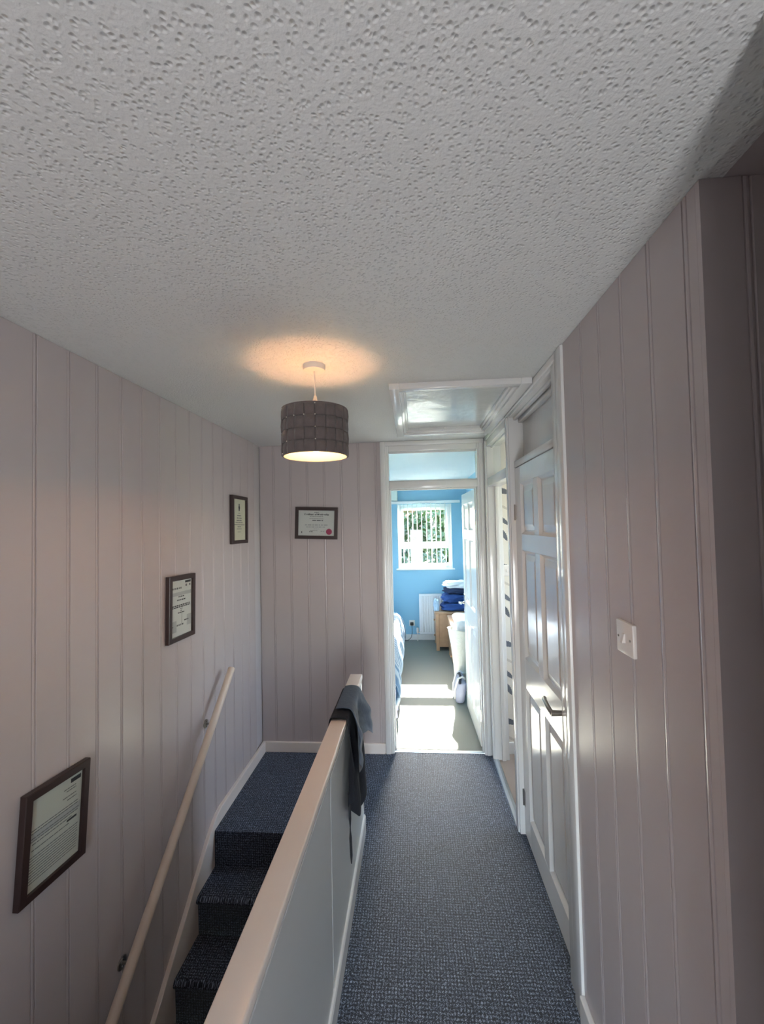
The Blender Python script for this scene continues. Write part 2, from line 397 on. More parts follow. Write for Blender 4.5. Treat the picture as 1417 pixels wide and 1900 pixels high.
# ------------------------------------------------------------------ stair
st = thing('staircase', (-0.79, Y0, -2.0), 'steep stair in dark fleck carpet going down beside the half wall', 'stairs', None, 'structure')
for k in range(0, 11):
    yn = Y0-GO*k; z = -RISE*k; yb = yn+GO if k else yn+0.02
    pr = [(yb+0.01, z-RISE-0.02), (yb+0.01, z-0.001 if k else z-0.004), (yn+0.012, z), (yn+0.003, z-0.004), (yn-0.006, z-0.012), (yn-0.008, z-0.022), (yn-0.002, z-0.034), (yn+0.012, z-0.045), (yn+0.018, z-RISE-0.02)]
    b = B(); b.prism(pr, 'x', XL+0.02, PX0-0.002)
    autosmooth(b.build('step', M['carpet'], st), 60)
# skirting along the stair (string) and round the landing
def string_top(y):
    if y > 2.47: return 0.078
    if y < 2.33: return 0.015-0.86*(2.33-y)
    t = (2.47-y)/0.14
    return 0.078 - 0.015*t - 0.048*t*t
pts = [YB, 2.6] + [2.47-0.014*i for i in range(11)] + [1.5, 0.6, 0.1]
poly = [(y, string_top(y)) for y in pts] + [(0.1, -2.4), (1.0, -1.9), (2.38, -0.4), (2.42, -0.05), (YB, -0.05)]
b = B(); b.prism(poly, 'x', XL-0.002, XL+0.022)
o = struct('baseboard_left', b, M['cap'], 'white painted skirting stepping down the stair wall')
mod = o.modifiers.new('bev', 'BEVEL'); mod.width = 0.004; mod.segments = 2; mod.limit_method = 'ANGLE'; mod.angle_limit = R(50)
b = B(); b.box(XL+0.021, -0.253, YB-0.018, YB+0.001, 0.0, 0.078, 0.004); struct('baseboard_back', b, M['cap'], 'white painted skirting below the panelled end wall')
b = B(); b.box(XR-0.018, XR+0.001, 0.815, 1.542, 0.0, 0.102, 0.004); struct('baseboard_right', b, M['white'], 'white gloss skirting below the panelled right wall')

# ------------------------------------------------------------------ half wall (balustrade)
bal = thing('balustrade', (-0.35, 1.0, 0), 'white panelled half wall with a flat cream cap beside the stair', 'half wall')
b = B(); b.box(PX0, PX1, -1.6, PYE-0.03, 0.0, 0.868); b.build('panel_core', M['greypanel'], bal)
b = B(); b.box(PX0-0.012, PX1+0.012, -1.6, PYE, 0.866, 0.894, 0.005, 3); autosmooth(b.build('cap', M['cap'], bal))
b = B(); b.prism([(PX1, 0.868), (PX1+0.010, 0.868), (PX1+0.009, 0.856), (PX1+0.004, 0.848), (PX1+0.004, 0.842), (PX1, 0.838)], 'y', -1.6, PYE-0.002); b.build('cap_moulding', M['white'], bal)
b = B(); b.prism([(PX0, 0.868), (PX0-0.010, 0.868), (PX0-0.009, 0.856), (PX0-0.004, 0.848), (PX0, 0.838)], 'y', -1.6, PYE-0.002); b.build('cap_moulding', M['white'], bal)
b = B(); b.box(PX0-0.002, PX1+0.008, PYE-0.045, PYE-0.004, 0.0, 0.868, 0.003); b.build('end_stile', M['white'], bal)
for ya, yc in ((-1.6, 0.302), (0.31, 1.506), (1.514, PYE-0.046)):
    b = B(); b.box(PX1, PX1+0.005, ya, yc, 0.098, 0.840, 0.0015, 1); b.build('panel_sheet', M['greypanel'], bal)
b = B(); b.prism([(PX1, 0.0), (PX1+0.016, 0.0), (PX1+0.016, 0.088), (PX1+0.012, 0.097), (PX1+0.004, 0.10), (PX1, 0.10)], 'y', -1.6, PYE); b.build('skirting', M['white'], bal)

# ------------------------------------------------------------------ wall handrail
hr = thing('handrail', (-1.143, 2.0, 0.4), 'pale round wooden handrail fixed to the stair wall', 'handrail')
ra, rb = Vector((-1.143, 2.52, 0.886)), Vector((-1.143, 0.75, 0.886-0.904*1.77))
b = B(); b.tube(ra, rb, 0.0205, 24)
rail = autosmooth(b.build('rail', M['railwood'], hr), 50)
mod = rail.modifiers.new('bev', 'BEVEL'); mod.width = 0.005; mod.segments = 2; mod.limit_method = 'ANGLE'; mod.angle_limit = R(60)
for yb_ in (2.324, 1.636, 1.0):
    zr = 0.886-0.904*(2.52-yb_)
    br = B(); br.tube((XL-0.003, yb_, zr-0.072), (XL+0.005, yb_, zr-0.072), 0.024, 20)
    o1 = autosmooth(br.build('bracket', M['darkmetal'], hr), 40)
    br = B(); br.path([(XL+0.002, yb_, zr-0.072), (XL+0.035, yb_, zr-0.070), (XL+0.055, yb_, zr-0.058), (XL+0.067, yb_, zr-0.040), (XL+0.069, yb_, zr-0.018)], 0.006, 10)
    autosmooth(br.build('bracket_arm', M['darkmetal'], o1), 60)
    br = B()
    for dz in (-0.013, 0.013): br.tube((XL+0.004, yb_, zr-0.072+dz), (XL+0.0075, yb_, zr-0.072+dz), 0.0042, 10)
    br.build('screw', M['chrome'], o1)

# ------------------------------------------------------------------ framed certificates
def ring(b, w, h, fw, y0, y1):
    # mitred frame of four bars, front -y
    o = [(-w/2, -h/2), (w/2, -h/2), (w/2, h/2), (-w/2, h/2)]; i = [(-w/2+fw, -h/2+fw), (w/2-fw, -h/2+fw), (w/2-fw, h/2-fw), (-w/2+fw, h/2-fw)]
    m_ = [(p[0]*0.965+q[0]*0.035, p[1]*0.965+q[1]*0.035) for p, q in zip(o, i)]
    L = [[b.bm.verts.new((p[0], y1, p[1])) for p in o], [b.bm.verts.new((p[0], y0+0.003, p[1])) for p in o], [b.bm.verts.new((p[0]*0.988, y0, p[1]*0.988)) for p in o],
         [b.bm.verts.new((p[0], y0, p[1])) for p in i], [b.bm.verts.new((p[0], y1, p[1])) for p in i]]
    for a in range(5):
        c = (a+1) % 5
        for k in range(4): b.bm.faces.new((L[a][k], L[a][(k+1) % 4], L[c][(k+1) % 4], L[c][k]))
    return b
def words(b, cx, z, width, hgt, y, seed, wmin=0.006, wmax=0.02):
    rr = random.Random(seed); x = cx-width/2
    while x < cx+width/2-0.002:
        wd = min(rr.uniform(wmin, wmax), cx+width/2-x)
        b.box(x, x+wd, y-0.0003, y, z-hgt/2, z+hgt/2); x += wd+hgt*0.7
def text(body, size, x, z, y, m, parent, align='CENTER', bold=0.0, sx=1.0):
    cu = bpy.data.curves.new('lettering', 'FONT'); cu.body = body; cu.size = size; cu.align_x = align; cu.align_y = 'CENTER'; cu.offset = bold; cu.extrude = 0.0002
    o = bpy.data.objects.new('lettering', cu); C.objects.link(o); o.parent = parent; o.location = (x, y, z); o.rotation_euler = (R(90), 0, 0); o.scale = (sx, 1, 1)
    cu.materials.append(m)
    me = bpy.data.meshes.new_from_object(o); me.name = 'lettering'; o2 = bpy.data.objects.new('title_lettering', me); C.objects.link(o2)
    o2.parent = parent; o2.location = o.location; o2.rotation_euler = o.rotation_euler; o2.scale = o.scale
    bpy.data.objects.remove(o); o2['kind'] = 'stuff'; return o2
def picture(loc, rz, w, h, tilt, label, paper, prints, fw=0.026):
    o = thing('picture_frame', loc, label, 'picture', 'framed certificates on the landing walls', None, rz)
    o.rotation_euler = (0, tilt, rz)
    b = B(); ring(b, w, h, fw, -0.021, 0.0); b.build('frame', M['framewood'], o, local=True)
    b = B(); b.box(-w/2+fw-0.002, w/2-fw+0.002, -0.010, -0.004, -h/2+fw-0.002, h/2-fw+0.002)
    p = b.build('certificate', paper, o, local=True)
    prints(p, w-2*fw, h-2*fw, -0.0101)
    b = B(); b.box(-w/2+fw-0.001, w/2-fw+0.001, -0.0150, -0.0135, -h/2+fw-0.001, h/2-fw+0.001); tag(b.build('glazing', M['glass'], o, local=True), 'clear picture glass')
    return o
def pr_member(p, w, h, y):
    text('Certificate of Membership', 0.0185, 0, h*0.34, y, M['darkink'], p, bold=0.0006)
    b = B(); words(b, 0, h*0.43, 0.035, 0.004, y, 3); words(b, 0, h*0.265, 0.105, 0.004, y, 4); words(b, 0, h*0.17, 0.115, 0.003, y, 5)
    words(b, 0.01, 0.02, 0.085, 0.008, y, 6, 0.012, 0.035)
    tag(b.build('printed_lines', M['ink'], p, local=True), kind='stuff')
    b = B(); words(b, 0.0, -0.015, 0.18, 0.010, y+0.0001, 8, 0.01, 0.03); words(b, -0.005, -0.031, 0.15, 0.008, y+0.0001, 9, 0.005, 0.02)
    words(b, 0.0, -0.046, 0.04, 0.004, y+0.0001, 10); words(b, 0.05, -0.064, 0.03, 0.008, y+0.0001, 12)
    tag(b.build('faint_emblem', M['guilloche'], p, local=True), kind='stuff')
    b = B(); words(b, -0.04, -0.068, 0.03, 0.006, y, 13, 0.01, 0.012); b.box(-0.118, -0.112, y-0.0003, y, -0.080, -0.066); words(b, -0.02, -0.060, 0.06, 0.0015, y, 14)
    tag(b.build('signature', M['darkink'], p, local=True), kind='stuff')
    b = B(); b.lathe(0, 0, [(0.0235, 0.0), (0.0235, 0.0006)], 28)
    for v in b.bm.verts: v.co = Vector((v.co.x+w*0.355, y-v.co.z, v.co.y-h*0.335))
    tag(b.build('seal', M['seal'], p, local=True), 'round magenta seal')
def pr_crest(p, w, h, y):
    b = B()
    for dx, dz, r in ((0, 0.0, 0.013), (0, 0.018, 0.008), (0, -0.016, 0.009)): b.lathe(dx, dz, [(r, 0), (r, 0.0005)], 14)
    for v in b.bm.verts: v.co = Vector((v.co.x, y-v.co.z, v.co.y+h*0.30))
    b.build('crest', M['darkink'], p, local=True)
    b = B()
    for i, (z, wd, t) in enumerate(((0.16, .03, .003), (.10, .07, .006), (.04, .08, .006), (-.02, .085, .008), (-.07, .12, .005), (-.125, .18, .004), (-.175, .055, .005), (-.225, .08, .003), (-.30, .05, .003))):
        words(b, 0, h*z, wd, t, y, 20+i)
    b.box(-w*0.44, -w*0.40, y-0.0003, y, -h*0.40, -h*0.37)
    tag(b.build('printed_lines', M['ink'], p, local=True), kind='stuff')
def pr_award(p, w, h, y):
    b = B(); b.box(w*0.18, w*0.46, y-0.0003, y, h*0.435, h*0.475); words(b, 0, h*0.20, 0.05, .006, y, 31); words(b, 0, h*0.14, 0.075, .006, y, 32)
    words(b, 0, h*0.045, 0.16, .006, y, 33); words(b, 0, h*0.015, 0.165, .006, y, 34); words(b, 0, -h*0.09, 0.06, .005, y, 35); words(b, -w*0.42, -h*0.315, 0.02, .004, y, 36); words(b, w*0.25, -h*0.25, 0.04, .006, y, 37)
    tag(b.build('printed_lines', M['darkink'], p, local=True), kind='stuff')
    b = B(); b.box(w*0.20, w*0.27, y-0.0003, y, h*0.37, h*0.41); b.box(w*0.38, w*0.45, y-0.0003, y, h*0.37, h*0.41); words(b, -w*0.22, h*0.355, 0.085, .009, y, 38)
    words(b, 0.0, -h*0.02, 0.02, .004, y, 39); words(b, 0.0, -h*0.055, 0.015, .004, y, 40)
    b.box(w*0.02, w*0.035, y-0.0003, y, -h*0.32, -h*0.11); words(b, -0.01, -h*0.31, 0.06, .008, y, 41)
    tag(b.build('pale_print', M['ink'], p, local=True), kind='stuff')
    b = B(); b.box(-w*0.48, -w*0.22, y-0.0002, y+0.0001, -h*0.42, -h*0.22); b.box(-w*0.48, w*0.48, y-0.0002, y+0.0001, h*0.22, h*0.285); b.box(w*0.28, w*0.48, y-0.0002, y+0.0001, -h*0.36, -h*0.16)
    tag(b.build('tinted_panel', M['guilloche'], p, local=True), kind='stuff')
def pr_form(p, w, h, y):
    b = B(); b.box(w*0.26, w*0.47, y-0.0003, y, h*0.40, h*0.45); b.box(w*0.22, w*0.42, y-0.0003, y, -h*0.045, -h*0.02)
    tag(b.build('logo', M['darkink'], p, local=True), kind='stuff')
    b = B()
    for i, (z, cx, wd) in enumerate(((.355, .25, .05), (.325, .28, .04), (.26, .25, .055), (.22, .3, .04), (.145, 0, .18), (.115, 0, .18), (.06, 0, .185), (.03, 0, .18), (-.005, -.05, .15), (-.07, -.08, .14), (-.14, 0, .185))):
        words(b, cx*w, z*h, wd, 0.0028, y, 50+i)
    for i in range(9): words(b, 0.0, -h*(0.17+0.03*i), 0.185, 0.0022, y, 70+i)
    tag(b.build('printed_lines', M['ink'], p, local=True), kind='stuff')
    b = B(); b.box(-w*0.49, w*0.49, y-0.0002, y+0.0001, h*0.035, h*0.12)
    tag(b.build('tinted_panel', M['guilloche'], p, local=True), kind='stuff')
WF = -0.003
picture((-0.761, YB-0.003, 1.776), 0, 0.338, 0.250, R(2.2), 'landscape certificate with a magenta seal in dark brown frame on the end wall', M['paper'], pr_member)
picture((XL+0.003, 2.786, 1.808), R(90), 0.250, 0.328, R(0.6), 'cream certificate with a crest in a dark brown frame, highest on the stair wall', M['cream'], pr_crest, 0.024)
picture((XL+0.003, 2.062, 1.352), R(90), 0.240, 0.328, R(1.5), 'white certificate in a dark frame, the middle one on the stair wall', M['paper'], pr_award, 0.024)
picture((XL+0.003, 1.312, 0.780), R(90), 0.252, 0.322, R(4.3), 'pale green form in a tilted dark frame, lowest on the stair wall', M['greenpaper'], pr_form, 0.024)

# ------------------------------------------------------------------ pendant lamp
LX, LY = -0.384, 1.627
pl = thing('pendant_lamp', (LX, LY, 2.03), 'drum pendant lamp with woven charcoal felt shade, lit', 'lamp')
b = B(); b.lathe(LX, LY, [(0.044, HC), (0.045, HC-0.010), (0.043, HC-0.022), (0.038, HC-0.024), (0.008, HC-0.025)], 32); autosmooth(b.build('ceiling_rose', M['plastic'], pl), 40)
b = B(); b.path([(LX, LY, HC-0.02), (LX+0.001, LY, 2.33), (LX+0.003, LY, 2.26), (LX+0.003, LY, 2.22)], 0.0032, 8); b.build('flex', M['plastic'], pl, True)
b = B(); b.lathe(LX+0.003, LY, [(0.006, 2.275), (0.008, 2.262), (0.016, 2.245), (0.017, 2.19), (0.0165, 2.150), (0.012, 2.145)], 20); autosmooth(b.build('lampholder', M['plastic'], pl), 40)
b = B()
for a in range(3):
    t = 2*math.pi*a/3+0.4; b.tube((LX, LY, 2.19), (LX+0.124*math.cos(t), LY+0.124*math.sin(t), 2.208), 0.0015, 6)
b.build('spider', M['plastic'], pl)
b = B(); b.lathe(LX+0.003, LY, [(0.011, 2.15), (0.014, 2.135), (0.024, 2.115), (0.030, 2.09), (0.027, 2.066), (0.014, 2.053), (0.003, 2.050)], 24); autosmooth(b.build('bulb', M['bulb'], pl), 60)
RS = 0.1265; ZS0, ZS1 = 2.030, 2.217
b = B(); b.lathe(LX, LY, [(RS, ZS0), (RS, ZS1), (RS-0.0015, ZS1), (RS-0.0015, ZS0)], 48, True); shade = b.build('shade', M['felt'], pl)
b = B(); b.lathe(LX, LY, [(RS-0.0016, ZS0+0.0005), (RS-0.0016, ZS1-0.0005), (RS-0.003, ZS1-0.0005), (RS-0.003, ZS0+0.0005)], 48, True); b.build('liner', M['liner'], shade, True)
b = B(); b.lathe(LX, LY, [(RS+0.0045, ZS1-0.006), (RS+0.0045, ZS1+0.001), (RS-0.003, ZS1+0.001), (RS-0.003, ZS1-0.006)], 48, True); b.build('top_rim', M['felt'], shade)
NC, NRW = 20, 4; hh = (ZS1-ZS0-0.004)/NRW; tw = 2*math.pi/NC
tm = []
for variant in range(2):
    bm = bmesh.new(); o_ = 0.0035 if variant == 0 else 0.0058
    rows = []
    for i in range(5):
        a = -tw*0.485+tw*0.97*i/4; bul = 0.0016*math.sin(math.pi*i/4)
        rows.append([bm.verts.new((math.cos(a)*r_, math.sin(a)*r_, z_)) for r_, z_ in ((RS+0.0003, 0.0005), (RS+o_+bul*.3, 0.0005), (RS+o_+bul+.001, hh*0.5), (RS+o_+bul*.3, hh-0.0008), (RS+0.0003, hh-0.0008))])
    for a_, c_ in zip(rows, rows[1:]):
        for k in range(5): bm.faces.new((a_[k], a_[(k+1) % 5], c_[(k+1) % 5], c_[k]))
    bm.faces.new(rows[0]); bm.faces.new(rows[-1][::-1]); bmesh.ops.recalc_face_normals(bm, faces=bm.faces)
    me = bpy.data.meshes.new('felt_tile'); bm.to_mesh(me); bm.free(); me.materials.append(M['felt'])
    for f in me.polygons: f.use_smooth = True
    tm.append(me)
for r_ in range(NRW):
    for c_ in range(NC):
        o = bpy.data.objects.new('felt_tile', tm[(r_+c_) % 2]); C.objects.link(o); o.parent = shade
        o.location = (0, 0, ZS0+0.001+hh*r_-2.03); o.rotation_euler = (0, 0, tw*(c_+0.25))
for c_, r_ in ((12, 4), (16, 4), (16, 3), (15, 3), (13, 3), (14, 3), (16, 1), (13, 1), (12, 0), (16, 2)):  # pale dots in place of light escaping through pinholes in the felt
    a = tw*(c_-0.25)
    b = B(); bmesh.ops.create_uvsphere(b.bm, u_segments=8, v_segments=6, radius=0.0022, matrix=Matrix.Translation((LX+(RS+0.0055)*math.cos(a), LY+(RS+0.0055)*math.sin(a), ZS0+0.001+hh*r_-(0.004 if r_ == 4 else 0) + (0.004 if r_ == 0 else 0))))
    b.build('light_leak_dot', M['light_leak_dot'], shade, True)
pt = lamp('pendant_bulb_light', 'POINT', (LX+0.003, LY, 2.078), 7.0, (1.0, 0.47, 0.23)); pt.data.shadow_soft_size = 0.032
M['bulb'].node_tree.nodes['Principled BSDF'].inputs['Emission Strength'].default_value = 5

# ------------------------------------------------------------------ loft hatch
lh = thing('loft_hatch', (0.22, 2.4, HC), 'white gloss loft hatch with moulded frame in the ceiling', 'loft hatch')
ox0, ox1, oy0, oy1 = -0.100, 0.545, 1.885, 2.925
def frame_bar(name, x0, x1, y0, y1, z0, z1, bev=0.004): b = B(); b.box(x0, x1, y0, y1, z0, z1, bev); autosmooth(b.build(name, M['white'], lh))
fz = HC-0.028
frame_bar('frame_side', ox0, ox0+0.048, oy0, oy1, fz, HC+0.001); frame_bar('frame_side', ox1-0.048, ox1, oy0, oy1, fz, HC+0.001)
frame_bar('frame_end', ox0+0.047, ox1-0.047, oy0, oy0+0.048, fz, HC+0.001); frame_bar('frame_end', ox0+0.047, ox1-0.047, oy1-0.048, oy1, fz, HC+0.001)
frame_bar('stop_bead', ox0+0.044, ox0+0.066, oy0+0.044, oy1-0.044, HC-0.014, HC+0.018); frame_bar('stop_bead', ox1-0.066, ox1-0.044, oy0+0.044, oy1-0.044, HC-0.014, HC+0.018)
frame_bar('stop_bead', ox0+0.066, ox1-0.066, oy0+0.044, oy0+0.060, HC-0.014, HC+0.018); frame_bar('stop_bead', ox0+0.066, ox1-0.066, oy1-0.060, oy1-0.044, HC-0.014, HC+0.018)
frame_bar('inner_bead', ox0+0.064, ox0+0.078, oy0+0.058, oy1-0.058, HC-0.002, HC+0.018, 0.003); frame_bar('inner_bead', ox1-0.078, ox1-0.064, oy0+0.058, oy1-0.058, HC-0.002, HC+0.018, 0.003)
b = B(); b.box(ox0+0.045, ox1-0.045, oy0+0.045, oy1-0.045, HC+0.017, HC+0.035)
b.build('hatch_panel', M['hatch'], lh)

# ------------------------------------------------------------------ six panel doors
def panel_door(o, W_, H_, T_, cols, rows, m):
    # local: x from hinge, y thickness centred, z up
    def bar(name, x0, x1, z0, z1): b = B(); b.box(x0, x1, -T_/2, T_/2, z0, z1, 0.0015, 1); b.build(name, m, o, local=True)
    bar('stile', 0, cols[0][0], 0, H_); bar('stile', cols[-1][1], W_, 0, H_)
    zs = [0.0] + [z for r_ in rows for z in r_] + [H_]
    for i in range(0, len(zs), 2): bar('rail', cols[0][0], cols[-1][1], zs[i], zs[i+1])
    for r_ in rows: bar('muntin', cols[0][1], cols[1][0], r_[0], r_[1])
    for r_ in rows:
        for c_ in cols:
            b = B(); x0, x1, z0, z1 = c_[0], c_[1], r_[0], r_[1]
            for s_ in (-1, 1):
                L = []
                for ins, yy in ((0, T_/2-0.001), (0.004, T_/2-0.005), (0.012, T_/2-0.013), (0.015, T_/2-0.015), (0.022, T_/2-0.015), (0.050, T_/2-0.0075)):
                    L.append([b.bm.verts.new((x, s_*yy, z)) for x, z in ((x0+ins, z0+ins), (x1-ins, z0+ins), (x1-ins, z1-ins), (x0+ins, z1-ins))])
                for a, c in zip(L, L[1:]):
                    for k in range(4): b.bm.faces.new((a[k], a[(k+1) % 4], c[(k+1) % 4], c[k]))
                b.bm.faces.new(L[-1])
            b.build('panel', m, o, local=True)
def lever(o, x, z, side, T_, direction, m):
    y0 = side*T_/2
    b = B(); b.box(x-0.021, x+0.021, min(y0, y0+side*0.007), max(y0, y0+side*0.007), z-0.10, z+0.08, 0.003); pl_ = autosmooth(b.build('handle_plate', m, o, local=True))
    b = B(); b.tube((x, y0+side*0.004, z), (x, y0+side*0.018, z), 0.014, 16, 0.010); b.tube((x, y0+side*0.016, z), (x, y0+side*0.060, z), 0.010, 14, 0.012)
    b.path([(x, y0+side*0.054, z), (x+direction*0.02, y0+side*0.057, z+0.003), (x+direction*0.06, y0+side*0.057, z+0.008), (x+direction*0.10, y0+side*0.055, z+0.012), (x+direction*0.112, y0+side*0.050, z+0.012)], 0.0095, 12)
    autosmooth(b.build('lever', m, pl_, local=True), 50)
def hinge(o, z, yside, T_, m):
    b = B(); b.tube((-0.002, yside*(T_/2+0.003), z-0.045), (-0.002, yside*(T_/2+0.003), z+0.045), 0.0055, 10); b.box(-0.003, 0.022, yside*T_/2-0.0015, yside*T_/2+0.0015, z-0.04, z+0.04)
    b.build('hinge', m, o, local=True)

# closed door on the right
DX = 0.585; T1 = 0.036
d1 = thing('door_1', (DX+T1/2, 2.430, 0.008), 'closed white gloss six-panel door on the right with lever handle', None, None, 'structure', R(-90))
panel_door(d1, 0.745, 2.050, T1, ((0.112, 0.358), (0.432, 0.676)), ((0.142, 0.845), (1.010, 1.592), (1.680, 1.957)), M['white'])
lever(d1, 0.714, 0.985, -1, T1, -1, M['darkmetal'])
for z in (1.80, 0.20): hinge(d1, z, -1, T1, M['darkmetal'])
# its full-height frame with the sunken panel above
tr = thing('trim_1', (0.6, 2.0, 0), 'white gloss full-height frame around the closed door', None, None, 'structure')
def bar(parent, name, m, x0, x1, y0, y1, z0, z1, bev=0.003):
    b = B(); b.box(x0, x1, y0, y1, z0, z1, bev); return autosmooth(b.build(name, m, parent))
bar(tr, 'architrave', M['white'], 0.545, 0.575, 1.541, 1.608, 0, HC-0.001, 0.006)
bar(tr, 'jamb', M['white'], 0.557, 0.665, 1.606, 1.683, 0, HC-0.001)
bar(tr, 'jamb', M['white'], 0.5585, 0.665, 2.432, 2.497, 0, HC-0.001)
bar(tr, 'jamb_bead', M['white'], 0.5500, 0.560, 2.445, 2.490, 0, HC-0.04)
bar(tr, 'head_rail', M['white'], 0.583, 0.66, 1.683, 2.432, 2.062, 2.100, 0.005)
bar(tr, 'over_panel', M['white'], 0.640, 0.66, 1.683, 2.432, 2.098, HC-0.04)
bar(tr, 'head', M['white'], 0.560, 0.66, 1.683, 2.432, HC-0.045, HC-0.001)
bar(tr, 'head_moulding', M['white'], 0.548, 0.563, 1.606, 2.500, HC-0.032, HC-0.001, 0.006)
bar(tr, 'head_moulding', M['white'], 0.585, 0.605, 1.683, 2.432, HC-0.062, HC-0.044, 0.005)
bar(tr, 'head_moulding', M['white'], 0.612, 0.642, 1.683, 2.432, HC-0.078, HC-0.044, 0.006)
b = B(); b.box(0.665, 0.70, 1.50, 2.50, -0.1, HC+0.1); struct('wall_cupboard', b, M['plaster'], 'back of the cupboard behind the closed door')
# open doorway to the small papered room
tr2 = thing('trim_2', (0.6, 2.86, 0), 'white gloss frame of the open doorway with glazed top light', None, None, 'structure')
bar(tr2, 'jamb', M['white'], 0.5600, 0.665, 3.165, 3.262, 0, HC-0.001)
bar(tr2, 'jamb_bead', M['white'], 0.548, 0.5615, 3.172, 3.215, 0, HC-0.03, 0.004)
bar(tr2, 'jamb_stop', M['white'], 0.610, 0.640, 3.150, 3.166, 0, 2.022)
bar(tr2, 'transom_rail', M['white'], 0.5605, 0.66, 2.497, 3.165, 2.022, 2.084, 0.004)
bar(tr2, 'head', M['white'], 0.5605, 0.66, 2.497, 3.165, 2.325, HC-0.001)
bar(tr2, 'head_moulding', M['white'], 0.548, 0.562, 2.500, 3.215, HC-0.032, HC-0.001, 0.006)
bar(tr2, 'glazing_bead', M['white'], 0.592, 0.604, 2.497, 3.165, 2.313, 2.326, 0.002)
bar(tr2, 'glazing_bead', M['white'], 0.592, 0.604, 2.497, 3.165, 2.083, 2.096, 0.002)
b = B(); b.box(0.606, 0.610, 2.497, 3.165, 2.083, 2.327); tag(b.build('glass_pane', M['glass'], tr2), 'clear top-light pane')
b = B(); b.prism([(0.548, 0.0), (0.552, 0.006), (0.570, 0.008), (0.586, 0.006), (0.590, 0.0)], 'y', 2.497, 3.172); struct('trim_3', b, M['strip'], 'pale metal threshold strip in the open doorway on the right')

# small papered room
b = B(); b.box(0.66, 2.1, 3.262, 3.36, -0.1, 2.52); wp = struct('wall_papered', b, M['wallpaper'], 'cream wallpaper wall with slate feather print')
b = B(); b.box(0.70, 2.1, 2.36, 2.46, -0.1, 2.52); b.box(2.0, 2.1, 2.46, 2.58, -0.1, 2.52); b.box(2.0, 2.1, 3.12, 3.27, -0.1, 2.52); b.box(2.0, 2.1, 2.58, 3.12, -0.1, 1.08); b.box(2.0, 2.1, 2.58, 3.12, 2.12, 2.52)
struct('wall_papered_side', b, M['wallpaper'], 'other walls of the small papered room')
b = B(); b.box(0.588, 2.1, 2.4, 3.3, -0.1, -0.001); struct('floor_papered', b, M['beigecarpet'], 'beige carpet of the small papered room')
b = B(); b.box(0.70, 2.1, 2.36, 3.36, HC, HC+0.12); struct('ceiling_papered', b, M['bedceil'], 'white ceiling of the small papered room')
b = B(); b.box(2.02, 2.06, 2.58, 2.62, 1.08, 2.12); b.box(2.02, 2.06, 3.08, 3.12, 1.08, 2.12); b.box(2.02, 2.06, 2.62, 3.08, 1.08, 1.12); b.box(2.02, 2.06, 2.62, 3.08, 2.08, 2.12)
struct('added_window_papered', b, M['upvc'], 'white frame of the added window in the small papered room')  # unseen window, added to hold the small room's fill light
b = B(); b.box(0.666, 2.0, 3.246, 3.263, 0.0, 0.085, 0.003); struct('baseboard_papered', b, M['white'], 'white skirting of the small papered room')
def feather(cx, cz, ln, wd, ang, m):
    b = B(); pts = []
    n = 14
    for i in range(n+1):
        t = i/n; hw = wd*0.5*(math.sin(math.pi*min(1, t*0.92+0.06))**0.75)*(1+0.14*math.sin(t*40)); pts.append((t-0.5, hw))
    for i in range(n, -1, -1):
        t = i/n; hw = wd*0.5*(math.sin(math.pi*min(1, t*0.92+0.06))**0.75)*(1+0.14*math.sin(t*37+1)); pts.append((t-0.5, -hw*0.8))
    ca, sa = math.cos(ang), math.sin(ang)
    poly = [(cx+(p[0]*ln)*ca-p[1]*sa, cz+(p[0]*ln)*sa+p[1]*ca) for p in pts]
    b.prism(poly, 'y', 3.2614, 3.2625)
    b.build('feather_print', m, wp)
PER = 0.585
for rep in range(4):
    z0 = 1.99-PER*rep; 
    for dx in (0, 0.52):
        feather(0.695+dx, z0, 0.10, 0.046, R(-18), M['feather'])
        feather(0.70+dx, z0-0.125, 0.10, 0.02, R(-30), M['featherlight'])
        feather(0.688+dx, z0-0.225, 0.115, 0.036, R(-40), M['feather'])
        feather(0.690+dx, z0-0.335, 0.105, 0.038, R(-62), M['feather'])
        feather(0.655+dx, z0-0.422, 0.034, 0.026, R(-20), M['feather'])
sw2 = thing('light_switch', (0.695, 3.262, 1.38), 'white light switch plate on the feather wallpaper', 'light switch', 'light switches')
b = B(); b.box(0.665, 0.745, 3.252, 3.2625, 1.340, 1.424, 0.004); autosmooth(b.build('plate', M['plastic'], sw2))
b = B(); b.box(0.698, 0.712, 3.248, 3.254, 1.370, 1.394, 0.002); b.build('rocker', M['plastic'], sw2)

# wall switch on the panelled right wall
sw = thing('light_switch', (XR, 1.147, 1.443), 'white square light switch on the mauve panelled right wall', 'light switch', 'light switches')
b = B(); b.box(XR-0.010, XR+0.003, 1.104, 1.190, 1.400, 1.486, 0.004); autosmooth(b.build('plate', M['plastic'], sw))
b = B(); b.prism([(XR-0.0095, 1.455), (XR-0.0095, 1.431), (XR-0.019, 1.431), (XR-0.013, 1.455)], 'y', 1.141, 1.153); rk = b.build('rocker', M['plastic'], sw)
for yy in (1.117, 1.177):
    b = B(); b.tube((XR-0.0112, yy, 1.443), (XR-0.0095, yy, 1.443), 0.0032, 10); b.build('screw', M['darkmetal'], sw)

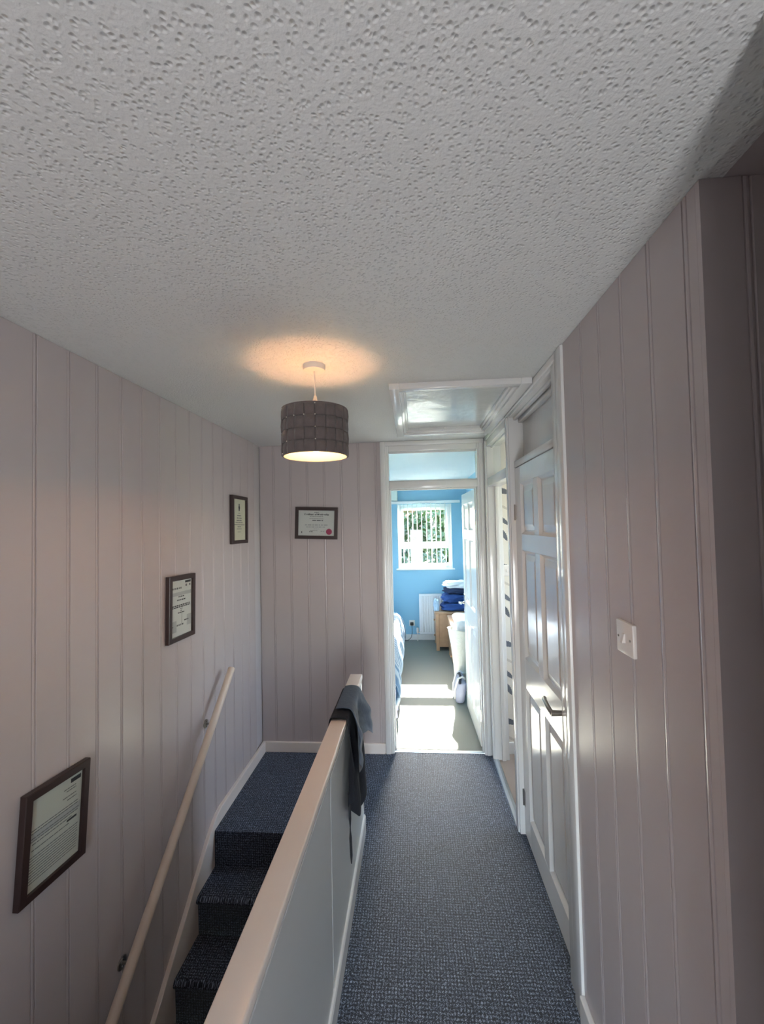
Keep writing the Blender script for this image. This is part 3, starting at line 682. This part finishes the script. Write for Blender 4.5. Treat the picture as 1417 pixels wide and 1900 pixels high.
# ------------------------------------------------------------------ bedroom doorway frame and open door
FX0, FX1 = -0.250, 0.553
tr4 = thing('trim_4', (0.15, 3.25, 0), 'white gloss frame of the bedroom doorway with glazed top light', None, None, 'structure')
GX0, GX1 = -0.183, 0.497
for (x0, x1) in ((FX0, GX0), (GX1, FX1)):
    bar(tr4, 'jamb', M['white'], x0, x1, YB-0.004, 3.325, 0, HC-0.001)
bar(tr4, 'architrave', M['white'], FX0, FX0+0.040, YB-0.020, YB-0.002, 0, HC-0.001, 0.006)
bar(tr4, 'architrave', M['white'], FX0+0.036, FX0+0.052, YB-0.012, YB-0.002, 0, HC-0.03, 0.004)
bar(tr4, 'architrave', M['white'], GX1+0.016, GX1+0.046, YB-0.014, YB-0.002, 0, HC-0.03, 0.005)
bar(tr4, 'head', M['white'], GX0, GX1, YB-0.004, 3.325, 2.322, HC-0.001)
bar(tr4, 'architrave', M['white'], FX0+0.038, 0.548, YB-0.018, YB-0.002, HC-0.036, HC-0.001, 0.006)
bar(tr4, 'transom_rail', M['white'], GX0, GX1, YB-0.004, 3.325, 2.030, 2.086)
bar(tr4, 'stop', M['white'], GX0, GX0+0.012, 3.262, 3.285, 0, 2.03); bar(tr4, 'stop', M['white'], GX0, GX1, 3.262, 3.285, 2.018, 2.031)
bar(tr4, 'stop', M['white'], GX1-0.012, GX1, 3.262, 3.285, 0, 2.03)
bar(tr4, 'glazing_bead', M['white'], GX0, GX1, 3.250, 3.262, 2.308, 2.323, 0.002); bar(tr4, 'glazing_bead', M['white'], GX0, GX1, 3.250, 3.262, 2.085, 2.096, 0.002)
b = B(); b.box(GX0, GX1, 3.263, 3.267, 2.086, 2.322); tag(b.build('glass_pane', M['glass'], tr4), 'clear top-light pane')
b = B(); b.prism([(3.248, 0.0), (3.250, 0.005), (3.262, 0.007), (3.276, 0.005), (3.278, 0.0)], 'x', GX0, GX1); struct('trim_5', b, M['strip'], 'aluminium carpet strip across the bedroom doorway')
T2 = 0.036
d2 = thing('door_2', (0.484+T2/2, 3.330, 0.010), 'open white gloss six-panel bedroom door', None, None, 'structure', R(91.2))
panel_door(d2, 0.735, 2.012, T2, ((0.11, 0.345), (0.415, 0.635)), ((0.142, 0.845), (1.010, 1.592), (1.680, 1.915)), M['white'])
lever(d2, 0.690, 0.985, 1, T2, -1, M['chrome'])
for z in (1.81, 0.25):
    b = B(); b.box(GX1-0.004, GX1+0.0005, 3.296, 3.322, z-0.045, z+0.045, 0.001); b.tube((GX1-0.006, 3.322, z-0.045), (GX1-0.006, 3.322, z+0.045), 0.0055, 10); b.build('hinge', M['chrome'], tr4)

# ------------------------------------------------------------------ bedroom shell
BX0, BX1, YW = -2.6, 0.80, 6.35
b = B(); b.box(BX0-0.1, BX1+0.1, 3.262, YW+0.2, -0.22, 0.0); struct('floor_bedroom', b, M['bedcarpet'], 'grey green carpet in the bedroom')
b = B(); b.box(BX0-0.1, BX1+0.1, 3.30, YW+0.2, HC, HC+0.12); struct('ceiling_bedroom', b, M['bedceil'], 'white bedroom ceiling')
b = B(); b.box(BX1, BX1+0.1, 3.32, YW+0.2, -0.1, HC+0.1); struct('wall_bedroom_right', b, M['bedwall'], 'sky blue bedroom wall behind the open door')
b = B(); b.box(BX0-0.1, BX0, 3.26, 4.2, -0.1, HC+0.1); b.box(BX0-0.1, BX0, 5.6, YW+0.2, -0.1, HC+0.1); b.box(BX0-0.1, BX0, 4.2, 5.6, -0.1, 1.0); b.box(BX0-0.1, BX0, 4.2, 5.6, 2.1, HC+0.1)
struct('wall_bedroom_left', b, M['bedwall'], 'sky blue bedroom wall hidden on the left')
b = B(); b.box(BX0-0.03, BX0-0.005, 4.2, 4.235, 1.0, 2.1); b.box(BX0-0.03, BX0-0.005, 5.565, 5.6, 1.0, 2.1); b.box(BX0-0.03, BX0-0.005, 4.235, 5.565, 1.0, 1.035); b.box(BX0-0.03, BX0-0.005, 4.235, 5.565, 2.065, 2.1)
struct('added_window_bedroom', b, M['upvc'], 'white frame of the added bedroom side window')  # unseen window, added to brighten the bedroom
wx0, wx1, wz0, wz1 = -0.245, 0.575, 1.072, 2.052
b = B(); b.box(BX0, wx0, YW, YW+0.2, -0.1, HC+0.1); b.box(wx1, BX1, YW, YW+0.2, -0.1, HC+0.1); b.box(wx0, wx1, YW, YW+0.2, -0.1, wz0); b.box(wx0, wx1, YW, YW+0.2, wz1, HC+0.1)
struct('wall_bedroom_window', b, M['bedwall'], 'sky blue bedroom wall around the window')
b = B(); b.box(BX0, FX0, 3.3201, 3.335, 0, HC); b.box(FX1, BX1, 3.3201, 3.335, 0, HC); struct('wall_bedroom_door', b, M['bedwall'], 'bedroom side of the doorway wall')
b = B(); b.box(BX0, BX1, YW-0.016, YW+0.001, 0.0, 0.085, 0.003); struct('baseboard_bedroom', b, M['white'], 'white skirting under the bedroom window wall')
b = B(); b.box(-1.1, -0.235, YW-0.15, YW+0.001, 2.105, HC+0.001, 0.004); struct('trim_6', b, M['box'], 'pale boxed-in corner above the curtain rail')
# window
wnd = thing('window_1', (0.165, YW+0.07, wz0), 'white upvc bedroom window with an opening upper sash', None, None, 'structure')
gy0, gy1 = YW+0.05, YW+0.11
def wbar(name, x0, x1, z0, z1, y0=gy0, y1=gy1, m=M['upvc'], p=wnd, bev=0.004): b = B(); b.box(x0, x1, y0, y1, z0, z1, bev); return autosmooth(b.build(name, m, p))
wbar('frame_stile', wx0, wx0+0.045, wz0, wz1); wbar('frame_stile', wx1-0.045, wx1, wz0, wz1); wbar('frame_head', wx0+0.044, wx1-0.044, wz1-0.045, wz1); wbar('frame_sill', wx0+0.044, wx1-0.044, wz0, wz0+0.07); wbar('transom', wx0+0.044, wx1-0.044, 1.372, 1.425)
sx0, sx1, sz0, sz1 = wx0+0.042, wx1-0.042, 1.420, wz1-0.042
sash = wbar('sash', sx0, sx0+0.048, sz0, sz1, gy0-0.012, gy1-0.015)
wbar('sash_stile', sx1-0.048, sx1, sz0, sz1, gy0-0.012, gy1-0.015, p=sash); wbar('sash_rail', sx0+0.047, sx1-0.047, sz0, sz0+0.048, gy0-0.012, gy1-0.015, p=sash); wbar('sash_rail', sx0+0.047, sx1-0.047, sz1-0.05, sz1, gy0-0.012, gy1-0.015, p=sash)
b = B(); b.box(sx0+0.04, sx1-0.04, gy0+0.02, gy0+0.024, sz0+0.04, sz1-0.04); b.build('pane', M['glass'], sash)
b = B(); b.box(wx0+0.04, wx1-0.04, gy0+0.03, gy0+0.034, wz0+0.06, 1.376); b.build('pane', M['glass'], wnd)
b = B(); b.box(0.13, 0.21, gy0-0.026, gy0-0.011, sz0+0.016, sz0+0.032, 0.003); b.build('handle', M['plastic'], wnd)
wbar('reveal_lining', wx1-0.008, wx1+0.0, wz0, wz1, YW-0.002, gy0); wbar('reveal_lining', wx0, wx0+0.008, wz0, wz1, YW-0.002, gy0)
b = B(); b.box(wx0-0.03, wx1+0.03, YW-0.035, YW+0.06, wz0-0.022, wz0+0.002, 0.006); struct('trim_7', b, M['upvc'], 'white window sill board in the bedroom')
# vertical blind
vb = thing('vertical_blind', (0.165, YW-0.06, 2.07), 'white vertical blind turned open over the bedroom window', 'blind')
b = B(); b.box(-0.90, 0.700, YW-0.055, YW-0.012, 2.058, 2.098, 0.004); autosmooth(b.build('headrail', M['upvc'], vb))
xs_ = [-0.155+0.0705*i for i in range(10)]
for i, x in enumerate(xs_):
    a = R(87 - 3*math.sin(i*1.3)) if i < 6 else R(79 + (i % 3)*3); hw = 0.0425
    dx, dy = math.cos(a)*hw, math.sin(a)*hw
    bow = 0.006; rows = []
    for k in range(5):
        t = -1+k*0.5; off = bow*(1-t*t); px, py = x+dx*t-math.sin(a)*off, YW-0.036+0.0+dy*t+math.cos(a)*off
        rows.append([(px, py, 2.056), (px, py, 1.115)])
    b = B(); b.grid(rows); o = b.build('slat', M['blind'], vb, True)
    so = o.modifiers.new('sol', 'SOLIDIFY'); so.thickness = 0.0009
b = B(); b.path([(xs_[0], YW-0.075, 1.13)] + [(x, YW-0.075, 1.122 + 0.004*(i % 2)) for i, x in enumerate(xs_)], 0.0012, 5); b.build('bottom_chain', M['upvc'], vb)

# radiator, socket with plug, cable
rd = thing('radiator', (0.36, YW-0.06, 0.1), 'white panel radiator below the bedroom window', 'radiator')
rx0, rx1, rz0, rz1 = 0.055, 0.66, 0.105, 0.700
prof = []; n_ = 14; pw = (rx1-rx0-0.05)/n_
prof.append((rx0, YW-0.075))
for i in range(n_):
    x = rx0+0.025+pw*i
    prof += [(x+pw*0.12, YW-0.075), (x+pw*0.22, YW-0.087), (x+pw*0.72, YW-0.087), (x+pw*0.82, YW-0.075)]
prof += [(rx1, YW-0.075), (rx1, YW-0.055), (rx0, YW-0.055)]
b = B(); b.prism(prof, 'z', rz0+0.03, rz1-0.03); b.build('fluted_panel', M['rad'], rd)
b = B(); b.box(rx0, rx1, YW-0.084, YW-0.04, rz1-0.031, rz1, 0.004); b.build('top_rail', M['rad'], rd)
b = B(); b.box(rx0, rx1, YW-0.082, YW-0.05, rz0, rz0+0.031, 0.004); b.build('bottom_rail', M['rad'], rd)
for x in (rx0+0.1, rx1-0.1):
    b = B(); b.box(x-0.012, x+0.012, YW-0.056, YW+0.001, 0.2, 0.5); b.build('wall_bracket', M['rad'], rd)
b = B(); b.path([(rx0+0.01, YW-0.065, rz0+0.02), (rx0-0.03, YW-0.065, rz0+0.02), (rx0-0.032, YW-0.065, 0.09), (rx0-0.032, YW-0.065, -0.005)], 0.008, 8); b.lathe(rx0-0.032, YW-0.065, [(0.014, 0.12), (0.017, 0.14), (0.017, 0.19), (0.012, 0.20)], 14); b.build('valve', M['plastic'], rd)
sk = thing('wall_socket', (-0.06, YW, 0.25), 'white wall socket with a black plug on the blue wall', 'socket')
b = B(); b.box(-0.10, -0.015, YW-0.010, YW+0.001, 0.21, 0.296, 0.003); b.build('plate', M['plastic'], sk)
pgo = thing('plug', (-0.06, YW-0.011, 0.24), 'black mains plug with trailing cable in the wall socket', 'plug')
b = B(); b.box(-0.085, -0.035, YW-0.045, YW-0.0105, 0.222, 0.268, 0.008); autosmooth(b.build('plug_body', M['black'], pgo))
b = B(); b.path([(-0.06, YW-0.03, 0.225), (-0.058, YW-0.035, 0.18), (-0.058, YW-0.045, 0.11), (-0.075, YW-0.06, 0.05), (-0.12, YW-0.08, 0.012), (-0.20, YW-0.09, 0.006), (-0.32, YW-0.09, 0.006)], 0.004, 8); b.build('cable', M['black'], pgo, True)

# ------------------------------------------------------------------ bed
bed = thing('bed', (-1.05, 4.7, 0), 'bed with blue and white striped duvet at the left of the bedroom', 'bed')
b = B(); b.box(-2.0, -0.26, 3.78, 5.85, 0.06, 0.30, 0.02); b.build('base', M['valance'], bed)
b = B(); b.box(-2.0, -0.25, 3.77, 5.86, 0.30, 0.50, 0.05, 4); autosmooth(b.build('mattress', M['whitecloth'], bed))
rows = []
NY, NX = 60, 30
for i in range(NY+1):
    y = 3.70+2.0*i/NY; r = []
    for j in range(NX+1):
        s_ = j/NX
        if s_ < 0.55: x = -2.02+s_/0.55*1.72; z = 0.585; 
        else:
            t = (s_-0.55)/0.45
            if t < 0.45:
                a = t/0.45*math.pi/2; x = -0.30+0.13*math.sin(a); z = 0.455+0.13*math.cos(a)
            else: x = -0.17+0.02*math.sin((t-0.45)*6); z = 0.455-(t-0.45)/0.55*0.22
        end = min(1, (y-3.70)/0.16, (5.70-y)/0.16); drop = 0.0 if end >= 1 else (1-math.sqrt(max(0, 1-(1-end)**2)))*0.22
        nzv = noise.noise(Vector((x*3, y*3, z*2)))
        puff = 0.05*math.sin(min(1, (i/NY))*math.pi)
        r.append((x+0.02*nzv+(0.012*math.sin(y*17) if s_ > 0.7 else 0), y, z+0.03*nzv+puff*(1 if s_ < 0.7 else 0.3)-drop*(z/0.585)))
    rows.append(r)
b = B(); b.grid(rows); o = b.build('duvet', M['stripes'], bed, True); so = o.modifiers.new('sol', 'SOLIDIFY'); so.thickness = 0.03; so.offset = -1
rows = []
for i in range(71):
    y = 3.76+2.1*i/70; w_ = 0.014*math.sin(i*1.25)
    rows.append([(-0.225+w_, y, 0.32), (-0.215+w_*1.4, y, 0.18), (-0.208+w_*1.8, y, 0.012)])
b = B(); b.grid(rows); rows2 = []
for i in range(41):
    x = -1.98+1.77*i/40; w_ = 0.014*math.sin(i*1.4); rows2.append([(x, 3.77+w_, 0.32), (x, 3.76+w_*1.4, 0.18), (x, 3.75+w_*1.8, 0.012)])
b.grid(rows2); o = b.build('valance', M['valance'], bed, True); so = o.modifiers.new('sol', 'SOLIDIFY'); so.thickness = 0.003

# ------------------------------------------------------------------ pine cabinets, clothes, bags
def cabinet(loc, w_, d_, h_, label, drawers, plank=False):
    # front faces -x ; loc = near left foot corner
    x, y = loc; o = thing('pine_cabinet', (x+w_/2, y+d_/2, 0), label, 'cabinet', 'pine cabinets in the bedroom')
    b = B(); b.box(x+0.018, x+w_, y+0.02, y+d_-0.02, 0.05, h_-0.024); b.build('carcass', M['pine'], o)
    b = B(); b.box(x-0.012, x+w_, y-0.012, y+d_+0.012, h_-0.026, h_, 0.005); autosmooth(b.build('top', M['pine'], o))
    for (xx, yy) in ((x, y), (x, y+d_-0.045), (x+w_-0.045, y), (x+w_-0.045, y+d_-0.045)):
        b = B(); b.box(xx, xx+0.045, yy, yy+0.045, 0, h_-0.025, 0.003); b.build('post', M['pine'], o)
    if plank:
        n = 3; pw_ = (w_-0.09)/n
        for k in range(n):
            b = B(); b.box(x+0.045+pw_*k+0.001, x+0.045+pw_*(k+1)-0.001, y+0.008, y+0.022, 0.05, h_-0.026, 0.003); b.build('end_plank', M['pine'], o)
    dh = (h_-0.10)/drawers
    for k in range(drawers):
        b = B(); b.box(x+0.002, x+0.02, y+0.05, y+d_-0.05, 0.055+dh*k+0.004, 0.055+dh*(k+1)-0.004, 0.004); dr = b.build('drawer_front', M['pine'], o)
        b = B(); b.tube((x+0.004, y+d_/2, 0.055+dh*(k+0.5)), (x-0.02, y+d_/2, 0.055+dh*(k+0.5)), 0.011, 12, 0.015); autosmooth(b.build('knob', M['pine'], dr))
    return o
cabinet((0.275, 5.80), 0.50, 0.42, 0.53, 'pine cabinet under the pile of clothes by the radiator', 2, True)
cabinet((0.432, 4.70), 0.35, 0.95, 0.52, 'pine drawer unit behind the cream bag', 3, False)
def cloth_lump(name, c, size, m, label, cat, group, seed, parent=None, fold=1.0, rz=0.0):
    bm = bmesh.new(); bmesh.ops.create_cube(bm, size=1.0)
    bmesh.ops.subdivide_edges(bm, edges=bm.edges[:], cuts=9, use_grid_fill=True)
    cr, sr = math.cos(rz), math.sin(rz)
    for v in bm.verts:
        p = v.co*2; q = Vector((p.x, p.y, p.z))
        # superellipsoid rounding
        l4 = (abs(p.x)**5+abs(p.y)**5+abs(p.z)**3)**(1/4.4) or 1
        p = p/l4 if l4 > 0 else p
        nv = noise.noise_vector(Vector((q.x*1.3+seed, q.y*1.3, q.z*1.7)))
        n2_ = noise.noise(Vector((q.x*3+seed, q.y*3, q.z*6)))
        p += nv*0.20*fold + p*0.10*n2_*fold
        p = Vector((p.x*size[0]/2, p.y*size[1]/2, p.z*size[2]/2))
        if p.z < -size[2]*0.42: p.z = -size[2]*0.5
        v.co = Vector((p.x*cr-p.y*sr, p.x*sr+p.y*cr, p.z+size[2]/2))
    lo = [min(v.co[k] for v in bm.verts) for k in range(3)]; hi = [max(v.co[k] for v in bm.verts) for k in range(3)]
    for v in bm.verts:
        for k in range(3): v.co[k] = ((v.co[k]-lo[k])/(hi[k]-lo[k])-(0.5 if k < 2 else 0.0))*size[k]
    bmesh.ops.recalc_face_normals(bm, faces=bm.faces)
    me = bpy.data.meshes.new(name); bm.to_mesh(me); bm.free(); me.materials.append(m)
    for f in me.polygons: f.use_smooth = True
    o = bpy.data.objects.new(name, me); C.objects.link(o); o.location = c
    ss = o.modifiers.new('sub', 'SUBSURF'); ss.levels = 1; ss.render_levels = 1
    tag(o, label, cat, group); return o
G = 'clothes piled on the pine cabinet'
cloth_lump('jeans', (0.555, 5.98, 0.531), (0.43, 0.38, 0.115), M['denim'], 'crumpled blue jeans at the bottom of the clothes pile', 'clothes', G, 3.1, fold=1.3)
cloth_lump('hooded_top', (0.550, 5.99, 0.646), (0.42, 0.37, 0.125), M['denim'], 'bright blue top in the middle of the clothes pile', 'clothes', G, 8.2, fold=1.5, rz=0.2)
cloth_lump('jumper', (0.565, 5.99, 0.771), (0.39, 0.36, 0.075), M['navy'], 'dark navy jumper under the white shirt', 'clothes', G, 12.7, fold=1.3, rz=-0.15)
cloth_lump('shirt', (0.57, 5.99, 0.846), (0.40, 0.35, 0.095), M['whitecloth'], 'white shirt on the top of the clothes pile', 'clothes', G, 17.9, fold=1.6, rz=0.1)
cloth_lump('sleeve_garment', (0.292, 5.90, 0.531), (0.085, 0.15, 0.17), M['paleblue'], 'pale blue garment slumped at the left corner of the clothes pile', 'clothes', G, 23.0, fold=1.3)
cloth_lump('towel', (0.60, 5.15, 0.521), (0.30, 0.55, 0.10), M['whitecloth'], 'white towel folded on the pine drawer unit', 'towel', None, 31.0, fold=0.7)
# cream bag, wide at the mouth
def cream_bag():
    o = thing('laundry_bag', (0.50, 4.52, 0), 'cream printed laundry bag, wide at the mouth, beside the open door', 'bag')
    seg = 40; prof = [(0.085, 0.0), (0.098, 0.02), (0.108, 0.12), (0.125, 0.28), (0.142, 0.43), (0.158, 0.56), (0.162, 0.62), (0.168, 0.635), (0.160, 0.632), (0.150, 0.56), (0.12, 0.30)]
    b = B(); rings = []
    for r, z in prof:
        rings.append([b.bm.verts.new((0.50+(r*(1+0.05*math.sin(3*t+z*6)+0.03*math.sin(7*t-z*11)))*math.cos(t)*0.95, 4.52+(r*(1+0.05*math.sin(3*t+z*6)))*math.sin(t), z+0.008*math.sin(2*t)*(z > 0.5))) for t in [2*math.pi*k/seg for k in range(seg)]])
    for a, c in zip(rings, rings[1:]):
        for k in range(seg): b.bm.faces.new((a[k], a[(k+1) % seg], c[(k+1) % seg], c[k]))
    b.bm.faces.new(rings[0][::-1]); b.build('bag_body', M['bagm'], o, True, flip=False)
    cl = cloth_lump('white_laundry', (0.50, 4.52, 0.50), (0.23, 0.23, 0.23), M['whitecloth'], 'white laundry heaped in the cream bag', 'laundry', None, 41.0, fold=0.9)
cream_bag()
def holdall():
    o = thing('holdall', (0.45, 4.22, 0), 'grey lilac nylon holdall on the carpet by the open door', 'bag')
    b = B(); b.box(0.385, 0.465, 4.10, 4.40, 0.0, 0.20, 0.035, 4)
    for v in b.bm.verts:
        v.co.x += 0.02*(v.co.z-0.1)/0.1+0.006*math.sin(v.co.y*60); v.co.z += 0.015*math.sin(v.co.y*22)*(v.co.z > 0.1)
    autosmooth(b.build('bag_body', M['greybag'], o), 60)
    for y in (4.16, 4.33):
        b = B(); b.path([(0.366, y, 0.03), (0.368, y, 0.12), (0.40, y, 0.225), (0.44, y, 0.245), (0.47, y, 0.22)], 0.010, 8); b.build('strap', M['whitecloth'], o, True)
    b = B(); b.path([(0.41, 4.11, 0.20), (0.425, 4.18, 0.222), (0.43, 4.25, 0.226), (0.425, 4.33, 0.222), (0.41, 4.39, 0.20)], 0.012, 8); b.build('zip', M['darkfabric'], o, True)
holdall()

# ------------------------------------------------------------------ jacket over the half wall
jk = thing('jacket', (-0.35, 2.0, 0.894), 'slate blue and navy cotton top draped over the half wall cap', 'jacket')
def lerp_pts(P, t):
    n = len(P)-1; x = min(max(t, 0), 1)*n; i = min(int(x), n-1); f = x-i
    return P[i]+(P[i+1]-P[i])*f
CXL, CXR, CZ = PX0-0.012, PX1+0.012, 0.894
def drape(y_top0, y_top1, hem, y_bot0, y_bot1, left, gap, folds, seed, nt=34, ns=46):
    rows = []
    for i in range(nt+1):
        t = i/nt; r = []
        yt = y_top0+(y_top1-y_top0)*t; yb2 = lerp_pts(y_bot0, t) if isinstance(y_bot0, list) else y_bot0+(y_bot1-y_bot0)*t
        zb = lerp_pts(hem, t)
        Ll = lerp_pts(left, t) if left else 0.0
        for j in range(ns+1):
            s_ = j/ns
            if s_ < 0.16:                       # hanging on the stair side
                q = 1-s_/0.16; x = CXL-0.006-0.006*math.sin(q*2+t*9)*q; z = CZ-0.004-Ll*q; y = yt; u = 0
            elif s_ < 0.40:                     # over the cap
                q = (s_-0.16)/0.24; x = CXL-0.006+(CXR-CXL+0.012)*q; z = CZ+0.006+0.006*math.sin(q*math.pi)+0.003*noise.noise(Vector((q*3, t*7, seed))); y = yt; u = 0
            else:                               # hanging on the landing side
                u = (s_-0.40)/0.60; z = CZ+(zb-CZ)*u; y = yt+(yb2-yt)*u**0.8
                wv = math.sin(t*folds*math.pi+seed+0.6*u)
                x = CXR+gap+ (0.006+0.030*min(1, u*1.6))*(0.55+0.45*wv)*min(1, u*5) + 0.010*noise.noise(Vector((t*5, u*4, seed)))*min(1, u*4)
            r.append((x, y, z))
        rows.append(r)
    return rows
b = B(); b.grid(drape(1.835, 2.175, [0.60, 0.545, 0.45, 0.41, 0.36, 0.40, 0.37], [1.76, 1.80, 1.88, 1.98, 2.08, 2.17, 2.26], None, [0.05, 0.10, 0.13, 0.12, 0.06], 0.004, 5.0, 1.3))
o = b.build('body', M['jacketdark'], jk, True); so = o.modifiers.new('sol', 'SOLIDIFY'); so.thickness = 0.003; so.offset = 1
ss = o.modifiers.new('sub', 'SUBSURF'); ss.levels = 1; ss.render_levels = 1
rows = []
for i in range(25):                              # the outer flap: a pointed corner hanging clear of the body
    t = i/24; r = []
    zb = lerp_pts([0.72, 0.66, 0.585, 0.70, 0.66, 0.57], t); yb2 = lerp_pts([1.80, 1.87, 1.96, 2.08, 2.22, 2.36], t)
    for j in range(31):
        u = j/30; yt = 1.90+0.272*t
        if u < 0.25:
            q = u/0.25; x = CXL+0.01+(CXR-CXL)*q; z = CZ+0.021+0.005*math.sin(q*math.pi); y = yt
        else:
            q = (u-0.25)/0.75; z = CZ+0.018+(zb-CZ-0.01)*q; y = yt+(yb2-yt)*q; x = CXR+0.014+(0.020+0.020*math.sin(t*7.0+0.8))*min(1, q*2.2)+0.010*q+0.010*noise.noise(Vector((t*6, q*5, 2.7)))*min(1, q*4)
        r.append((x, y, z))
    rows.append(r)
b = B(); b.grid(rows); o = b.build('flap', M['jacket'], jk, True); so = o.modifiers.new('sol', 'SOLIDIFY'); so.thickness = 0.003; so.offset = 1
ss = o.modifiers.new('sub', 'SUBSURF'); ss.levels = 1; ss.render_levels = 1
b = B(); b.path([(-0.302, 1.80, 0.60), (-0.300, 1.795, 0.50), (-0.299, 1.795, 0.42), (-0.298, 1.80, 0.345), (-0.298, 1.801, 0.31)], 0.0058, 8)
for v in b.bm.verts:
    if v.co.z < 0.33: v.co.x = -0.298+(v.co.x+0.298)*0.4; v.co.y = 1.80+(v.co.y-1.80)*0.4
b.build('drawstring', M['cordm'], jk, True)

# ------------------------------------------------------------------ garden outside the bedroom window
b = B(); b.box(-30, 30, 6.6, 60, -2.75, -2.7); struct('ground', b, M['grass'], 'lawn outside the bedroom window')
def bush(loc, rad, hgt, n, m, label, seed, leafsize=0.11):
    rr = random.Random(seed); o = thing('tree', (loc[0], loc[1], -2.7), label, 'tree', 'garden trees outside the window')
    b = B()
    for k in range(n):
        u = rr.uniform(-1, 1); a = rr.uniform(0, 2*math.pi); s_ = math.sqrt(1-u*u); rad_ = rr.uniform(0.55, 1.05)*(1+0.18*math.sin(3*a+u*5))
        c = Vector((loc[0]+rad*s_*math.cos(a)*rad_, loc[1]+rad*s_*math.sin(a)*rad_, loc[2]+hgt*u*rad_))
        d1_ = Vector((rr.gauss(0, 1), rr.gauss(0, 1), rr.gauss(0, 1))).normalized(); d2_ = d1_.orthogonal().normalized(); L = leafsize*rr.uniform(0.6, 1.3)
        q = [b.bm.verts.new(c+d1_*L), b.bm.verts.new(c+d2_*L*0.45), b.bm.verts.new(c-d1_*L), b.bm.verts.new(c-d2_*L*0.45)]
        b.bm.faces.new(q)
    b.build('foliage', m, o, flip=False)
    b = B(); b.tube((loc[0], loc[1], -2.7), (loc[0], loc[1], loc[2]), 0.10, 10, 0.05); b.build('trunk', M['bark'], o)
bush((-1.0, 12.2, 0.6), 0.95, 1.7, 4600, M['leafdark'], 'dark green tree at the left of the window view', 1)
bush((1.32, 12.0, 0.9), 0.95, 1.7, 4600, M['leaf'], 'light green tree at the right of the window view', 2)
bush((0.3, 9.3, -0.5), 0.9, 1.75, 3600, M['leafdark'], 'low green shrub in the lower part of the window view', 3, 0.08)
bush((0.15, 15.2, 0.5), 1.25, 1.9, 5600, M['leaf'], 'mid green tree in the middle of the window view, farthest back', 5, 0.12)
hs = thing('house', (0.6, 26, -2.7), 'pink rendered house glimpsed between the garden trees', 'house')
b = B(); b.box(-3, 4.2, 24, 31, -2.7, 2.6); b.build('wall', M['render'], hs)
b = B(); b.prism([(23.6, 2.5), (31.4, 2.5), (27.5, 4.6)], 'x', -3.3, 4.5); b.build('roof', M['rooftile'], hs)
for x in (-1.6, 0.6, 2.6):
    b = B(); b.box(x, x+1.1, 23.94, 24.02, 0.3, 1.6); f_ = b.build('window', M['upvc'], hs)
    b = B(); b.box(x+0.08, x+1.02, 23.92, 23.95, 0.38, 1.52); b.build('pane', M['darkmetal'], f_)
